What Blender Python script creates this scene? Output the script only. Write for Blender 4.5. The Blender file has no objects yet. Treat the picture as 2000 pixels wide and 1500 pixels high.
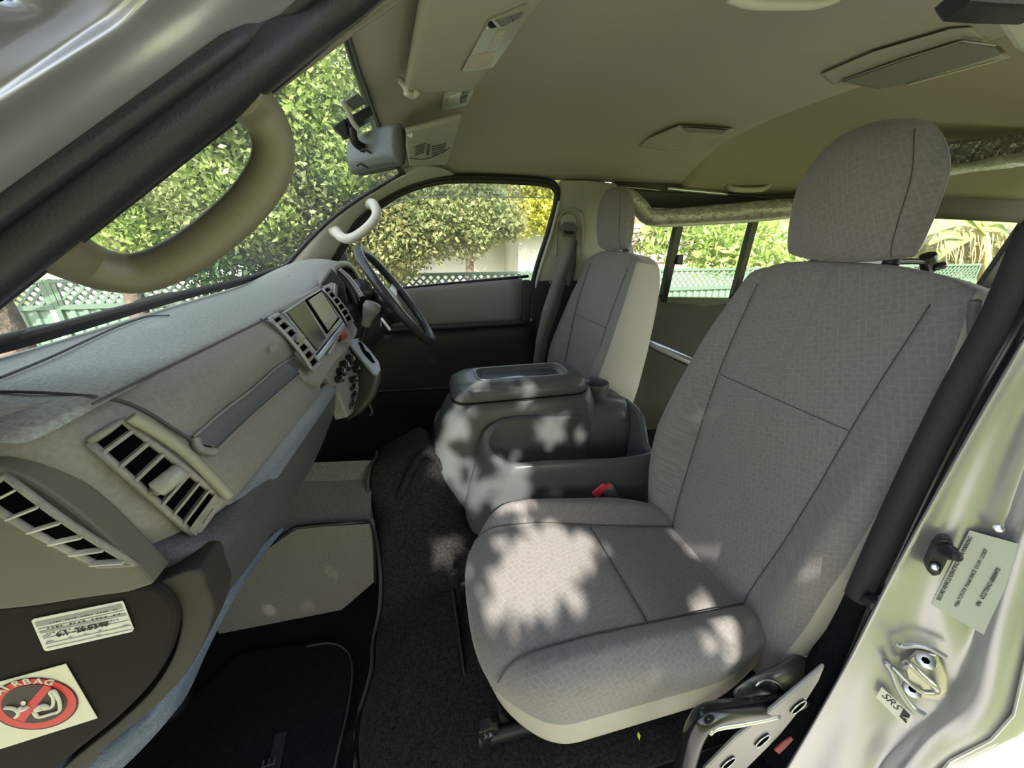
import bpy, bmesh, math, random
import numpy as np
from mathutils import Vector, Matrix
random.seed(7); RNG = np.random.default_rng(11)
sc = bpy.context.scene; COL = sc.collection
PI = math.pi
# ---------------------------------------------------------------- camera
FPX = 720.0; PITCH = math.radians(21.0); YAW = math.radians(13.1)
FW = Vector((math.cos(PITCH)*math.sin(YAW), math.cos(PITCH)*math.cos(YAW), -math.sin(PITCH)))
RT = Vector((math.cos(YAW), -math.sin(YAW), 0)); UP = RT.cross(FW)
cam = bpy.data.cameras.new('camera'); camo = bpy.data.objects.new('camera', cam); COL.objects.link(camo)
cam.sensor_fit = 'HORIZONTAL'; cam.sensor_width = 36.0; cam.lens = 36.0*FPX/2000.0; cam.clip_start = 0.02; cam.clip_end = 300
camo.matrix_world = Matrix(((RT.x, UP.x, -FW.x, 0), (RT.y, UP.y, -FW.y, 0), (RT.z, UP.z, -FW.z, 0), (0, 0, 0, 1)))
sc.camera = camo
# ---------------------------------------------------------------- world, sun, exposure
w = bpy.data.worlds.new('world'); sc.world = w; w.use_nodes = True
nt = w.node_tree; nt.nodes.clear()
sky = nt.nodes.new('ShaderNodeTexSky'); sky.sky_type = 'NISHITA'; sky.sun_disc = False
SUNV = Vector((-.13, -1.0, .80)).normalized()
sky.sun_elevation = math.asin(SUNV.z); sky.sun_rotation = math.atan2(SUNV.x, SUNV.y)
sky.air_density = 1.2; sky.dust_density = 3.0; sky.ozone_density = 1.0
hs = nt.nodes.new('ShaderNodeHueSaturation'); hs.inputs['Saturation'].default_value = .6
bg = nt.nodes.new('ShaderNodeBackground'); bg.inputs[1].default_value = 0.55
wo = nt.nodes.new('ShaderNodeOutputWorld')
nt.links.new(sky.outputs[0], hs.inputs['Color']); nt.links.new(hs.outputs[0], bg.inputs[0]); nt.links.new(bg.outputs[0], wo.inputs[0])
sl = bpy.data.lights.new('sun', 'SUN'); sl.energy = 10.0; sl.angle = math.radians(0.53); sl.color = (1, .95, .86)
so = bpy.data.objects.new('sun', sl); COL.objects.link(so)
so.rotation_euler = (-SUNV).to_track_quat('-Z', 'Y').to_euler()
sc.view_settings.view_transform = 'Standard'; sc.view_settings.look = 'None'
sc.view_settings.exposure = 0.28; sc.view_settings.gamma = 1.0; sc.view_settings.use_curve_mapping = False

# ---------------------------------------------------------------- helpers
def ray(x, y): return FW + RT*((x-1000)/FPX) + UP*((750-y)/FPX)
def P(x, y, X=None, Y=None, Z=None):
    r = ray(x, y)
    t = X/r.x if X is not None else Y/r.y if Y is not None else Z/r.z
    return r*t
def onp(x, y, p0, n):
    r = ray(x, y); return r*(Vector(p0).dot(n)/r.dot(n))
def V(*a): return Vector(a)

def nodes(m):
    m.use_nodes = True; t = m.node_tree; return t, t.nodes['Principled BSDF']
def mat(name, col, rough=.6, metal=0., noise=None, bump=None, spec=.5, coat=0., sheen=0., var=.0, coords='Object'):
    """col linear rgb; noise=(scale, amount) colour variation; bump=(scale, strength, distance)"""
    m = bpy.data.materials.new(name); t, b = nodes(m)
    b.inputs['Base Color'].default_value = (*col, 1); b.inputs['Roughness'].default_value = rough
    b.inputs['Metallic'].default_value = metal; b.inputs['Specular IOR Level'].default_value = spec
    b.inputs['Coat Weight'].default_value = coat
    if sheen: b.inputs['Sheen Weight'].default_value = sheen
    tc = t.nodes.new('ShaderNodeTexCoord')
    if noise:
        n = t.nodes.new('ShaderNodeTexNoise'); n.inputs['Scale'].default_value = noise[0]; n.inputs['Detail'].default_value = 6
        r = t.nodes.new('ShaderNodeValToRGB')
        k = noise[1]
        r.color_ramp.elements[0].position = .3; r.color_ramp.elements[1].position = .7
        r.color_ramp.elements[0].color = (*[c*(1-k) for c in col], 1); r.color_ramp.elements[1].color = (*[min(1, c*(1+k)) for c in col], 1)
        t.links.new(tc.outputs[coords], n.inputs['Vector']); t.links.new(n.outputs['Fac'], r.inputs['Fac']); t.links.new(r.outputs[0], b.inputs['Base Color'])
    if bump:
        n2 = t.nodes.new('ShaderNodeTexNoise'); n2.inputs['Scale'].default_value = bump[0]; n2.inputs['Detail'].default_value = 3
        bp = t.nodes.new('ShaderNodeBump'); bp.inputs['Strength'].default_value = bump[1]; bp.inputs['Distance'].default_value = bump[2]
        t.links.new(tc.outputs[coords], n2.inputs['Vector']); t.links.new(n2.outputs['Fac'], bp.inputs['Height']); t.links.new(bp.outputs[0], b.inputs['Normal'])
    return m

def fabric_mat(name, c1, c2, scale=38.):
    """woven cloth with a field of small embossed angular marks (UV in metres)"""
    m = bpy.data.materials.new(name); t, b = nodes(m); N = t.nodes.new; L = t.links.new
    tc = N('ShaderNodeTexCoord'); mp = N('ShaderNodeMapping'); mp.inputs['Rotation'].default_value = (0, 0, .35)
    mp.inputs['Scale'].default_value = (1, 1, 1)
    L(tc.outputs['UV'], mp.inputs['Vector'])
    br = N('ShaderNodeTexBrick'); br.offset = .5; br.inputs['Scale'].default_value = scale; br.inputs['Mortar Size'].default_value = .06
    br.inputs['Mortar Smooth'].default_value = .4; br.inputs['Brick Width'].default_value = .62; br.inputs['Row Height'].default_value = .42
    br.inputs['Color1'].default_value = (0, 0, 0, 1); br.inputs['Color2'].default_value = (.45, .45, .45, 1); br.inputs['Mortar'].default_value = (1, 1, 1, 1)
    L(mp.outputs[0], br.inputs['Vector'])
    ns = N('ShaderNodeTexNoise'); ns.inputs['Scale'].default_value = 60; ns.inputs['Detail'].default_value = 2; L(tc.outputs['UV'], ns.inputs['Vector'])
    fine = N('ShaderNodeTexNoise'); fine.inputs['Scale'].default_value = 900; L(tc.outputs['UV'], fine.inputs['Vector'])
    r = N('ShaderNodeValToRGB'); r.color_ramp.elements[0].position = .35; r.color_ramp.elements[1].position = .65
    L(ns.outputs['Fac'], r.inputs['Fac'])
    mu = N('ShaderNodeMath'); mu.operation = 'MULTIPLY'; L(br.outputs['Color'], mu.inputs[0]); L(r.outputs[0], mu.inputs[1])
    mp2 = N('ShaderNodeMapping'); mp2.inputs['Rotation'].default_value = (0, 0, 1.92); mp2.inputs['Location'].default_value = (.31, .17, 0)
    L(tc.outputs['UV'], mp2.inputs['Vector']); br2 = N('ShaderNodeTexBrick'); br2.offset = .5
    for kk in ('Scale', 'Mortar Size', 'Mortar Smooth', 'Brick Width', 'Row Height'): br2.inputs[kk].default_value = br.inputs[kk].default_value
    for kk in ('Color1', 'Color2', 'Mortar'): br2.inputs[kk].default_value = br.inputs[kk].default_value[:]
    L(mp2.outputs[0], br2.inputs['Vector']); iv = N('ShaderNodeMath'); iv.operation = 'SUBTRACT'; iv.inputs[0].default_value = 1.0; L(r.outputs[0], iv.inputs[1])
    m3 = N('ShaderNodeMath'); m3.operation = 'MULTIPLY_ADD'; L(br2.outputs['Color'], m3.inputs[0]); L(iv.outputs[0], m3.inputs[1]); L(mu.outputs[0], m3.inputs[2]); mu = m3
    ad = N('ShaderNodeMath'); ad.operation = 'MULTIPLY_ADD'; ad.inputs[1].default_value = .55; L(fine.outputs['Fac'], ad.inputs[0]); 
    mu2 = N('ShaderNodeMath'); mu2.operation = 'MULTIPLY'; mu2.inputs[1].default_value = .42; L(mu.outputs[0], mu2.inputs[0]); L(mu2.outputs[0], ad.inputs[2])
    mx = N('ShaderNodeMix'); mx.data_type = 'RGBA'; mx.inputs['A'].default_value = (*c1, 1); mx.inputs['B'].default_value = (*c2, 1)
    L(ad.outputs[0], mx.inputs['Factor']); L(mx.outputs['Result'], b.inputs['Base Color'])
    bp = N('ShaderNodeBump'); bp.inputs['Strength'].default_value = .5; bp.inputs['Distance'].default_value = .0015
    L(ad.outputs[0], bp.inputs['Height']); L(bp.outputs[0], b.inputs['Normal'])
    b.inputs['Roughness'].default_value = .95; b.inputs['Specular IOR Level'].default_value = .15; b.inputs['Sheen Weight'].default_value = .25
    b.inputs['Sheen Roughness'].default_value = .5
    return m

def leaf_mat(name, c1, c2, scale=3.0, trans=.45):
    m = bpy.data.materials.new(name); m.use_nodes = True; t = m.node_tree; t.nodes.clear(); N = t.nodes.new; L = t.links.new
    tc = N('ShaderNodeTexCoord'); n = N('ShaderNodeTexNoise'); n.inputs['Scale'].default_value = scale; n.inputs['Detail'].default_value = 8
    n.inputs['Roughness'].default_value = .8
    L(tc.outputs['Object'], n.inputs['Vector'])
    r = N('ShaderNodeValToRGB'); r.color_ramp.elements[0].position = .35; r.color_ramp.elements[1].position = .65
    r.color_ramp.elements[0].color = (*c1, 1); r.color_ramp.elements[1].color = (*c2, 1); L(n.outputs['Fac'], r.inputs['Fac'])
    d = N('ShaderNodeBsdfPrincipled'); d.inputs['Roughness'].default_value = .45; d.inputs['Specular IOR Level'].default_value = .5
    tr = N('ShaderNodeBsdfTranslucent'); mx = N('ShaderNodeMixShader'); mx.inputs[0].default_value = trans
    L(r.outputs[0], d.inputs['Base Color']); L(r.outputs[0], tr.inputs['Color']); L(d.outputs[0], mx.inputs[1]); L(tr.outputs[0], mx.inputs[2])
    o = N('ShaderNodeOutputMaterial'); L(mx.outputs[0], o.inputs['Surface'])
    return m

def glass_mat(name, tint=(1, 1, 1), refl=.08, dust=.03):
    m = bpy.data.materials.new(name); m.use_nodes = True; t = m.node_tree; t.nodes.clear(); N = t.nodes.new; L = t.links.new
    tr = N('ShaderNodeBsdfTransparent'); tr.inputs[0].default_value = (*tint, 1)
    g = N('ShaderNodeBsdfGlossy'); g.inputs['Roughness'].default_value = .02
    lw = N('ShaderNodeLayerWeight'); lw.inputs['Blend'].default_value = .25
    mu = N('ShaderNodeMath'); mu.operation = 'MULTIPLY'; mu.inputs[1].default_value = refl*3
    L(lw.outputs['Fresnel'], mu.inputs[0])
    mx = N('ShaderNodeMixShader'); L(mu.outputs[0], mx.inputs[0]); L(tr.outputs[0], mx.inputs[1]); L(g.outputs[0], mx.inputs[2])
    tl = N('ShaderNodeBsdfTranslucent'); mx2 = N('ShaderNodeMixShader'); mx2.inputs[0].default_value = dust; L(mx.outputs[0], mx2.inputs[1]); L(tl.outputs[0], mx2.inputs[2])
    o = N('ShaderNodeOutputMaterial'); L(mx2.outputs[0], o.inputs['Surface']); return m

M = {}
M['fabric'] = fabric_mat('seat fabric', (.185, .172, .165), (.31, .288, .275))
M['doorfab'] = fabric_mat('door fabric', (.19, .18, .172), (.26, .245, .235), 60)
M['skirt'] = mat('beige vinyl', (.44, .41, .345), .62, bump=(700, .15, .0004))
M['seam'] = mat('seam thread', (.085, .08, .08), .9)
M['dash'] = mat('dash grain', (.225, .21, .185), .50, noise=(260, .12), bump=(900, .35, .0006))
M['dashtop'] = mat('dash top grain', (.285, .29, .26), .55, noise=(420, .30), bump=(600, .5, .0008))
M['dashlow'] = mat('dash lower grain', (.06, .06, .062), .5, noise=(500, .35), bump=(700, .5, .0008))
M['dashdark'] = mat('dark end panel', (.014, .012, .010), .75, spec=.15, bump=(600, .2, .0004))
M['bezel'] = mat('satin silver bezel', (.34, .35, .36), .35, .35)
M['black'] = mat('black plastic', (.012, .012, .013), .45)
M['void'] = mat('dark cavity', (.003, .003, .003), 1., spec=.0)
M['rubber'] = mat('black rubber', (.011, .011, .013), .45, bump=(500, .4, .0006))
M['ribrub'] = mat('ribbed rubber', (.022, .022, .023), .6, bump=(900, .7, .0012))
M['gloss'] = mat('gloss black', (.012, .012, .014), .18, spec=.6)
M['carpet'] = mat('charcoal carpet', (.024, .023, .022), .98, noise=(160, .55), bump=(350, .9, .003), spec=.1)
M['carpetblk'] = mat('black carpet', (.008, .008, .009), .98, noise=(160, .4), bump=(400, .8, .002), spec=.1)
M['boxcar'] = mat('grey needle felt', (.16, .155, .135), .98, noise=(300, .30), bump=(500, .6, .001), spec=.1)
M['lining'] = mat('headliner', (.42, .39, .325), .95, noise=(500, .06), bump=(900, .3, .0006), spec=.1)
M['trim'] = mat('beige trim', (.44, .43, .37), .55, bump=(800, .2, .0004))
M['trimlt'] = mat('light handle', (.56, .55, .48), .45, bump=(900, .15, .0003))
M['handle'] = mat('grained handle', (.165, .148, .095), .42, bump=(900, .5, .0006))
M['paint'] = mat('silver paint', (.50, .50, .515), .34, .7, coat=.25)
M['paintout'] = mat('silver paint outer', (.62, .62, .61), .18, .6, coat=.8)
M['chrome'] = mat('bare steel', (.7, .7, .7), .28, 1.)
M['bolt'] = mat('zinc bolt', (.58, .57, .53), .3, 1.)
M['console'] = mat('console plastic', (.085, .093, .094), .33, bump=(900, .12, .0003))
M['consoled'] = mat('console inside', (.075, .08, .08), .45, bump=(900, .15, .0003))
M['white'] = mat('white paper', (.72, .70, .62), .55)
M['paper'] = mat('sticker paper', (.70, .66, .50), .5)
M['labelc'] = mat('clear label', (.50, .52, .55), .3, .35)
M['ink'] = mat('ink', (.02, .02, .025), .6)
M['greyink'] = mat('grey print', (.30, .30, .29), .6)
M['red'] = mat('red print', (.62, .03, .03), .45)
M['redb'] = mat('buckle red', (.85, .06, .12), .35, spec=.6)
M['tan'] = mat('grey plastic buckle', (.15, .145, .14), .5)
M['screen'] = mat('screen glass', (.035, .036, .030), .25, spec=.25)
M['screen2'] = mat('radio face', (.30, .30, .29), .25, .5)
M['belt'] = mat('belt webbing', (.22, .22, .215), .8, bump=(500, .4, .0008))
M['panel'] = mat('olive side panel', (.032, .032, .018), .8, bump=(500, .3, .0008))
M['doorlow'] = mat('dark door plastic', (.028, .027, .026), .55, bump=(600, .3, .0006))
M['wrap'] = mat('plastic wrap', (.34, .34, .29), .18, .15, noise=(25, .3), bump=(28, 1., .02), coat=.7)
M['wrapdk'] = mat('plastic wrap dark', (.07, .075, .07), .2, .1, noise=(25, .4), bump=(20, 1., .03), coat=.6)
M['bark'] = mat('bark', (.12, .095, .07), .9, noise=(12, .4), bump=(30, .8, .02))
M['fence'] = mat('sage steel fence', (.125, .19, .14), .5, noise=(4, .08))
M['fence2'] = mat('sage fence rail', (.09, .14, .10), .5)
M['grass'] = mat('lawn', (.19, .22, .07), .95, noise=(9, .5), bump=(60, .9, .03))
M['pave'] = mat('concrete', (.42, .40, .36), .85, noise=(6, .15), bump=(60, .3, .004))
M['render'] = mat('white rendered wall', (.85, .83, .78), .8, noise=(3, .04))
M['brick'] = mat('peach brick wall', (.62, .42, .28), .85, noise=(8, .15))
M['roof'] = mat('pale roof', (.75, .70, .62), .7, noise=(5, .08))
M['glass'] = glass_mat('window glass', (.93, .96, .93), .10)
M['glassd'] = glass_mat('weather shield tint', (.50, .52, .58), .06)
M['lens'] = mat('lamp lens', (.75, .76, .7), .12, spec=.8, coat=.5)
M['mirror'] = mat('mirror glass', (.85, .87, .86), .02, 1.)
M['spring'] = mat('leaf green', (.4, .55, .05), .5)
M['leafA'] = leaf_mat('leaves mid green', (.11, .16, .05), (.42, .48, .20))
M['leafB'] = leaf_mat('leaves bright', (.19, .30, .05), (.56, .68, .22))
M['leafC'] = leaf_mat('leaves olive', (.17, .17, .06), (.48, .46, .20))
M['leafS'] = leaf_mat('leaves of shade tree', (.05, .10, .02), (.12, .22, .04), trans=.12)
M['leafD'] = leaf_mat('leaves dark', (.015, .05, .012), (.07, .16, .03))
M['leafY'] = leaf_mat('leaves yellow', (.35, .38, .03), (.75, .72, .12))
M['leafR'] = leaf_mat('leaves russet', (.25, .14, .07), (.55, .34, .18))
M['dry'] = leaf_mat('dry fronds', (.30, .24, .12), (.60, .50, .30))

def setp(o, label=None, cat=None, group=None, kind=None):
    if label: o['label'] = label
    if cat: o['category'] = cat
    if group: o['group'] = group
    if kind: o['kind'] = kind
    return o
def mobj(name, me, m=None, parent=None, smooth=True):
    o = bpy.data.objects.new(name, me); COL.objects.link(o)
    if m is not None:
        me.materials.clear(); me.materials.append(m)
    if smooth: me.polygons.foreach_set('use_smooth', [True]*len(me.polygons))
    if parent is not None: o.parent = parent
    return o
def empty(name, loc=(0, 0, 0)):
    o = bpy.data.objects.new(name, None); COL.objects.link(o); o.location = loc; o.empty_display_size = .05; return o
def rel(o):
    """geometry was written in world coordinates: cancel the parent's offset"""
    if o.parent: o.location = -o.parent.location if o.parent.parent is None else Vector((0, 0, 0))
    return o
def pyd(name, verts, faces, m, parent=None, smooth=True, uvs=None):
    me = bpy.data.meshes.new(name); me.from_pydata([tuple(v) for v in verts], [], faces); me.update()
    o = mobj(name, me, m, parent, smooth)
    if uvs is not None:
        ul = me.uv_layers.new(name='UV'); idx = np.empty(len(me.loops), np.int32); me.loops.foreach_get('vertex_index', idx)
        ul.data.foreach_set('uv', np.asarray(uvs, np.float32)[idx].ravel())
    return rel(o)
def fixn(o):
    bm = bmesh.new(); bm.from_mesh(o.data); bmesh.ops.remove_doubles(bm, verts=bm.verts, dist=1e-5); bmesh.ops.recalc_face_normals(bm, faces=bm.faces); bm.to_mesh(o.data); bm.free(); return o
def sub(o, n=1):
    s = o.modifiers.new('s', 'SUBSURF'); s.levels = n; s.render_levels = n; return o
def bev(o, w=.003, seg=2):
    b = o.modifiers.new('b', 'BEVEL'); b.width = w; b.segments = seg; b.limit_method = 'ANGLE'; b.angle_limit = .6; return o
def sol(o, t, off=1.):
    s = o.modifiers.new('t', 'SOLIDIFY'); s.thickness = t; s.offset = off; return o
def grid(name, rows, m, parent=None, closed_u=False, cap=False, uv=False, smooth=True):
    """rows: list of equally long lists of points"""
    R, Cn = len(rows), len(rows[0]); vs = [p for r in rows for p in r]; fs = []
    for i in range(R-1):
        for j in range(Cn if closed_u else Cn-1):
            k = (j+1) % Cn; fs.append((i*Cn+j, i*Cn+k, (i+1)*Cn+k, (i+1)*Cn+j))
    if cap: fs.append(tuple(range(Cn))[::-1]); fs.append(tuple((R-1)*Cn+j for j in range(Cn)))
    uvs = None
    if uv: uvs = [(j*.02, i*.02) for i in range(R) for j in range(Cn)]
    o = pyd(name, vs, fs, m, parent, smooth, uvs)
    return o
def catmull(pts, n):
    pts = [Vector(p) for p in pts]; out = []
    for i in range(len(pts)-1):
        p0 = pts[max(i-1, 0)]; p1 = pts[i]; p2 = pts[i+1]; p3 = pts[min(i+2, len(pts)-1)]
        for k in range(n):
            t = k/n
            out.append(.5*((2*p1)+(-p0+p2)*t+(2*p0-5*p1+4*p2-p3)*t*t+(-p0+3*p1-3*p2+p3)*t**3))
    out.append(pts[-1]); return out
def tube(name, pts, r, m, parent=None, seg=12, n=6, flat=1., closed=False, smooth_path=True, updir=None):
    """swept ellipse; r number or list"""
    P0 = catmull(pts, n) if smooth_path and len(pts) > 2 else [Vector(p) for p in pts]
    L = len(P0)
    rr = [r]*L if not hasattr(r, '__len__') else list(np.interp(np.linspace(0, len(r)-1, L), range(len(r)), r))
    up = Vector(updir) if updir is not None else Vector((0, 0, 1)); rings = []
    nrm = None
    for i, p in enumerate(P0):
        t = (P0[min(i+1, L-1)]-P0[max(i-1, 0)]).normalized()
        if nrm is None or updir is not None:
            nrm = up - t*up.dot(t)
            if nrm.length < 1e-3: nrm = Vector((1, 0, 0)) - t*t.x
            nrm.normalize()
        else:
            nrm = (nrm - t*nrm.dot(t)).normalized()
        b = t.cross(nrm)
        rings.append([p + nrm*math.cos(a)*rr[i] + b*math.sin(a)*rr[i]*flat for a in [2*PI*k/seg for k in range(seg)]])
    return grid(name, rings, m, parent, closed_u=True, cap=True)
def prism(name, poly, d, m, parent=None, bw=.002, smooth=False):
    """poly: planar outline of points; d: extrusion vector"""
    n = len(poly); d = Vector(d); a = [Vector(p) for p in poly]; b = [p+d for p in a]
    fs = [tuple(range(n))[::-1], tuple(range(n, 2*n))]+[(i, (i+1) % n, n+(i+1) % n, n+i) for i in range(n)]
    o = pyd(name, a+b, fs, m, parent, smooth); fixn(o)
    if bw: bev(o, bw)
    return o
def box(name, c, s, m, parent=None, rot=None, bw=.002, ax=None):
    """box at c, full sizes s; ax optional (x,y,z) axes"""
    X, Yv, Z = ax if ax else ((1, 0, 0), (0, 1, 0), (0, 0, 1)); X, Yv, Z = Vector(X), Vector(Yv), Vector(Z); c = Vector(c)
    v = [c + X*s[0]*i/2 + Yv*s[1]*j/2 + Z*s[2]*k/2 for i in (-1, 1) for j in (-1, 1) for k in (-1, 1)]
    f = [(0, 1, 3, 2), (4, 6, 7, 5), (0, 4, 5, 1), (2, 3, 7, 6), (0, 2, 6, 4), (1, 5, 7, 3)]
    o = pyd(name, v, f, m, parent, False); fixn(o)
    if bw: bev(o, bw)
    return o
def cyl(name, a, b, r, m, parent=None, seg=20, r2=None, bw=0):
    o = tube(name, [a, b], [r, r if r2 is None else r2], m, parent, seg=seg, smooth_path=False)
    if bw: bev(o, bw)
    o.data.polygons.foreach_set('use_smooth', [True]*len(o.data.polygons))
    if not bw: bev(o, min(r*.15, .002))
    return o
def rrect(w, h, r, n=5):
    out = []
    for cx, cy, a0 in ((w/2-r, h/2-r, 0), (-w/2+r, h/2-r, PI/2), (-w/2+r, -h/2+r, PI), (w/2-r, -h/2+r, 1.5*PI)):
        for k in range(n+1):
            a = a0+PI/2*k/n; out.append((cx+r*math.cos(a), cy+r*math.sin(a)))
    return out
def copy_tree(o, parent=None):
    c = o.copy(); COL.objects.link(c); c.parent = parent
    for ch in list(o.children): copy_tree(ch, c)
    return c
def text(name, s, origin, ux, uy, size, m, parent=None, ext=.0003, align='LEFT', bold=0):
    cu = bpy.data.curves.new('t', 'FONT'); cu.body = s; cu.size = size; cu.align_x = align; cu.extrude = ext; cu.offset = bold
    cu.resolution_u = 3
    to = bpy.data.objects.new('t', cu); me = bpy.data.meshes.new_from_object(to)
    bpy.data.objects.remove(to); ux = Vector(ux).normalized(); uy = Vector(uy); uy = (uy-ux*uy.dot(ux)).normalized(); uz = ux.cross(uy)
    Mx = Matrix(((ux.x, uy.x, uz.x, origin[0]), (ux.y, uy.y, uz.y, origin[1]), (ux.z, uy.z, uz.z, origin[2]), (0, 0, 0, 1)))
    me.transform(Mx); o = mobj(name, me, m, parent, False); return rel(o)
def sstep(a, b, x):
    t = min(1, max(0, (x-a)/(b-a))); return t*t*(3-2*t)
def lerp(a, b, t): return a+(b-a)*t
def interp(tab, x): return float(np.interp(x, [t[0] for t in tab], [t[1] for t in tab]))

def pillow(f, nu=40, nv=40, ns=4., nt_=4.):
    """f(s,t,side,E)->Vector ; s,t in [-1,1]. returns verts, faces, params"""
    ss = [math.sin(PI/2*(2*i/nu-1)) for i in range(nu+1)]; ts = [math.sin(PI/2*(2*j/nv-1)) for j in range(nv+1)]
    vs, pr = [], []; top, bot = {}, {}
    def E(a, n): return max(0., 1-abs(a)**n)**(1./n)
    for i, s in enumerate(ss):
        for j, t in enumerate(ts):
            e = E(s, ns)*E(t, nt_); edge = i in (0, nu) or j in (0, nv)
            top[i, j] = len(vs); vs.append(f(s, t, 1, e)); pr.append((s, t, 1, e))
            if edge: bot[i, j] = top[i, j]
            else: bot[i, j] = len(vs); vs.append(f(s, t, -1, e)); pr.append((s, t, -1, e))
    fs = []
    for i in range(nu):
        for j in range(nv):
            fs.append((top[i, j], top[i+1, j], top[i+1, j+1], top[i, j+1])); fs.append((bot[i, j], bot[i, j+1], bot[i+1, j+1], bot[i+1, j]))
    return vs, fs, pr
def splitobj(vs, fs, pred, uvs):
    """vertices used by the faces for which pred(face) holds"""
    use = [f for f in fs if pred(f)]; ids = sorted({i for f in use for i in f}); mp = {k: n for n, k in enumerate(ids)}
    return [vs[i] for i in ids], [tuple(mp[i] for i in f) for f in use], [uvs[i] for i in ids]

# foliage ---------------------------------------------------------
def leaf_mesh(name, centres, size, m, parent=None, asp=.5, flat=.0, up=None):
    """centres Nx3 array of leaf centres -> one mesh of folded leaf blades"""
    N = len(centres); c = np.asarray(centres, float)
    a = RNG.normal(size=(N, 3)); a[:, 2] -= .35; a /= np.linalg.norm(a, axis=1)[:, None]
    b = RNG.normal(size=(N, 3)); b -= a*(a*b).sum(1)[:, None]; b /= np.linalg.norm(b, axis=1)[:, None]; nn = np.cross(a, b)
    s = size*RNG.uniform(.6, 1.35, N)[:, None]; h = s*asp
    v = np.stack([c-a*s*.5, c+b*h*.5-a*s*.05+nn*h*.15, c+a*s*.5, c-b*h*.5-a*s*.05+nn*h*.15], 1).reshape(-1, 3)
    me = bpy.data.meshes.new(name); me.vertices.add(4*N); me.vertices.foreach_set('co', v.ravel())
    me.loops.add(4*N); me.loops.foreach_set('vertex_index', np.arange(4*N)); me.polygons.add(N)
    me.polygons.foreach_set('loop_start', np.arange(0, 4*N, 4)); me.polygons.foreach_set('loop_total', np.full(N, 4)); me.update()
    o = mobj(name, me, m, parent, False); setp(o, kind='stuff'); return rel(o)
def cloud(blobs, n, shell=.55):
    """n points over ellipsoid blobs [(x,y,z,rx,ry,rz)]"""
    B = np.array(blobs, float); wgt = (B[:, 3]*B[:, 4]+B[:, 5]*B[:, 3]+B[:, 4]*B[:, 5]); wgt /= wgt.sum()
    k = RNG.choice(len(B), n, p=wgt); d = RNG.normal(size=(n, 3)); d /= np.linalg.norm(d, axis=1)[:, None]
    r = (shell+(1-shell)*RNG.uniform(0, 1, n))[:, None]
    return B[k, :3]+d*r*B[k, 3:]
# ================================================================ SETTING: GROUND
GZ = -2.2
# ================================================================ SETTING: VAN SHELL
def wallY(z): return 1.70-.125*max(0, (z+.2)/.42)
def roofz(X, Y):
    zc = interp([(-.085, .300), (-.03, .310), (.05, .342), (.2, .366), (.45, .368), (1.10, .362), (1.125, .412), (1.3, .414), (3.7, .385)], X)
    ed = interp([(-.085, .215), (0, .225), (.1, .232), (3.7, .225)], X)
    q = min(1, abs(Y-.98)/.597); z = ed+(zc-ed)*(1-q**(3.0 if Y > .98 else 9.0))
    if X > 1.12 and Y > 1.3: z -= .03*sstep(1.3, 1.5, Y)*(1 if X < 1.6 else .3)
    return z
Ys = [.383+1.194*i/36 for i in range(37)]
Xs = [-.085, -.07, -.05, -.02, .02, .06, .12, .2, .3, .45, .6, .8, .95, 1.06, 1.098, 1.102, 1.106, 1.126, 1.14, 1.25, 1.5, 1.9, 2.4, 3.0, 3.7]
rows = []
for X in Xs:
    r = []
    for Y in Ys:
        q = abs(Y-.98)/.597
        xx = X if X > .0 else X+.05*q**3*(1 if X < .0 else 0)
        r.append(Vector((xx, Y, roofz(X, Y))))
    rows.append(r)
hl = grid('ceiling', rows, M['lining']); sol(hl, .045, -1); hl.data.materials.append(mat('rear headliner shade', (.34, .305, .225), .95, noise=(500, .06), bump=(900, .3, .0006), spec=.1))  # second lining colour is darker: shading behind the step put into it
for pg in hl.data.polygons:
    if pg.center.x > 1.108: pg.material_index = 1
setp(hl, 'olive grey felt headliner with a step behind the cab', kind='structure')
# front lip hanging below the header
tube('trim_1', [V(-.088+.05*(abs(y-.98)/.597)**3, y, roofz(-.085, y)-.002) for y in [.42+1.12*i/12 for i in range(13)]], .007, M['black'], seg=10, n=2)
setp(bpy.data.objects['trim_1'], 'black strip along the front edge of the headliner', kind='structure')
# windscreen glass : bottom / top edge lines
wb = catmull([(-.42, .28, -.10), (-.405, .45, -.10), (-.437, .75, -.10), (-.458, 1.08, -.10), (-.49, 1.4, -.095), (-.50, 1.56, -.09)], 6)
wt = catmull([(-.01, .42, .235), (-.07, .55, .285), (-.092, .8, .31), (-.097, 1.1, .305), (-.088, 1.35, .27), (-.04, 1.49, .225)], 6)
rows = [[wb[i].lerp(wt[i], k/8)+Vector((-.02, 0, .02))*math.sin(PI*k/8) for i in range(len(wb))] for k in range(9)]
wsc = grid('window_1', rows, M['glass']); setp(wsc, 'large sloping front windscreen glass', kind='structure')
blk = grid('windscreen_border', [[p+V(.012, 0, .004) for p in wb], [p.lerp(q, .035)+V(.006, 0, .004) for p, q in zip(wb, wt)]], M['rubber'], wsc); sol(blk, .006, 0); blk.name = 'border'
b2 = tube('border', [wb[-1].lerp(wt[-1], k/6)+Vector((-.02, 0, .02))*math.sin(PI*k/6)+V(.008, -.004, 0) for k in range(7)], .007, M['rubber'], wsc, n=2)
b3 = tube('border', [p+V(.004, 0, -.004) for p in wt], .008, M['gloss'], wsc, n=1)
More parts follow.
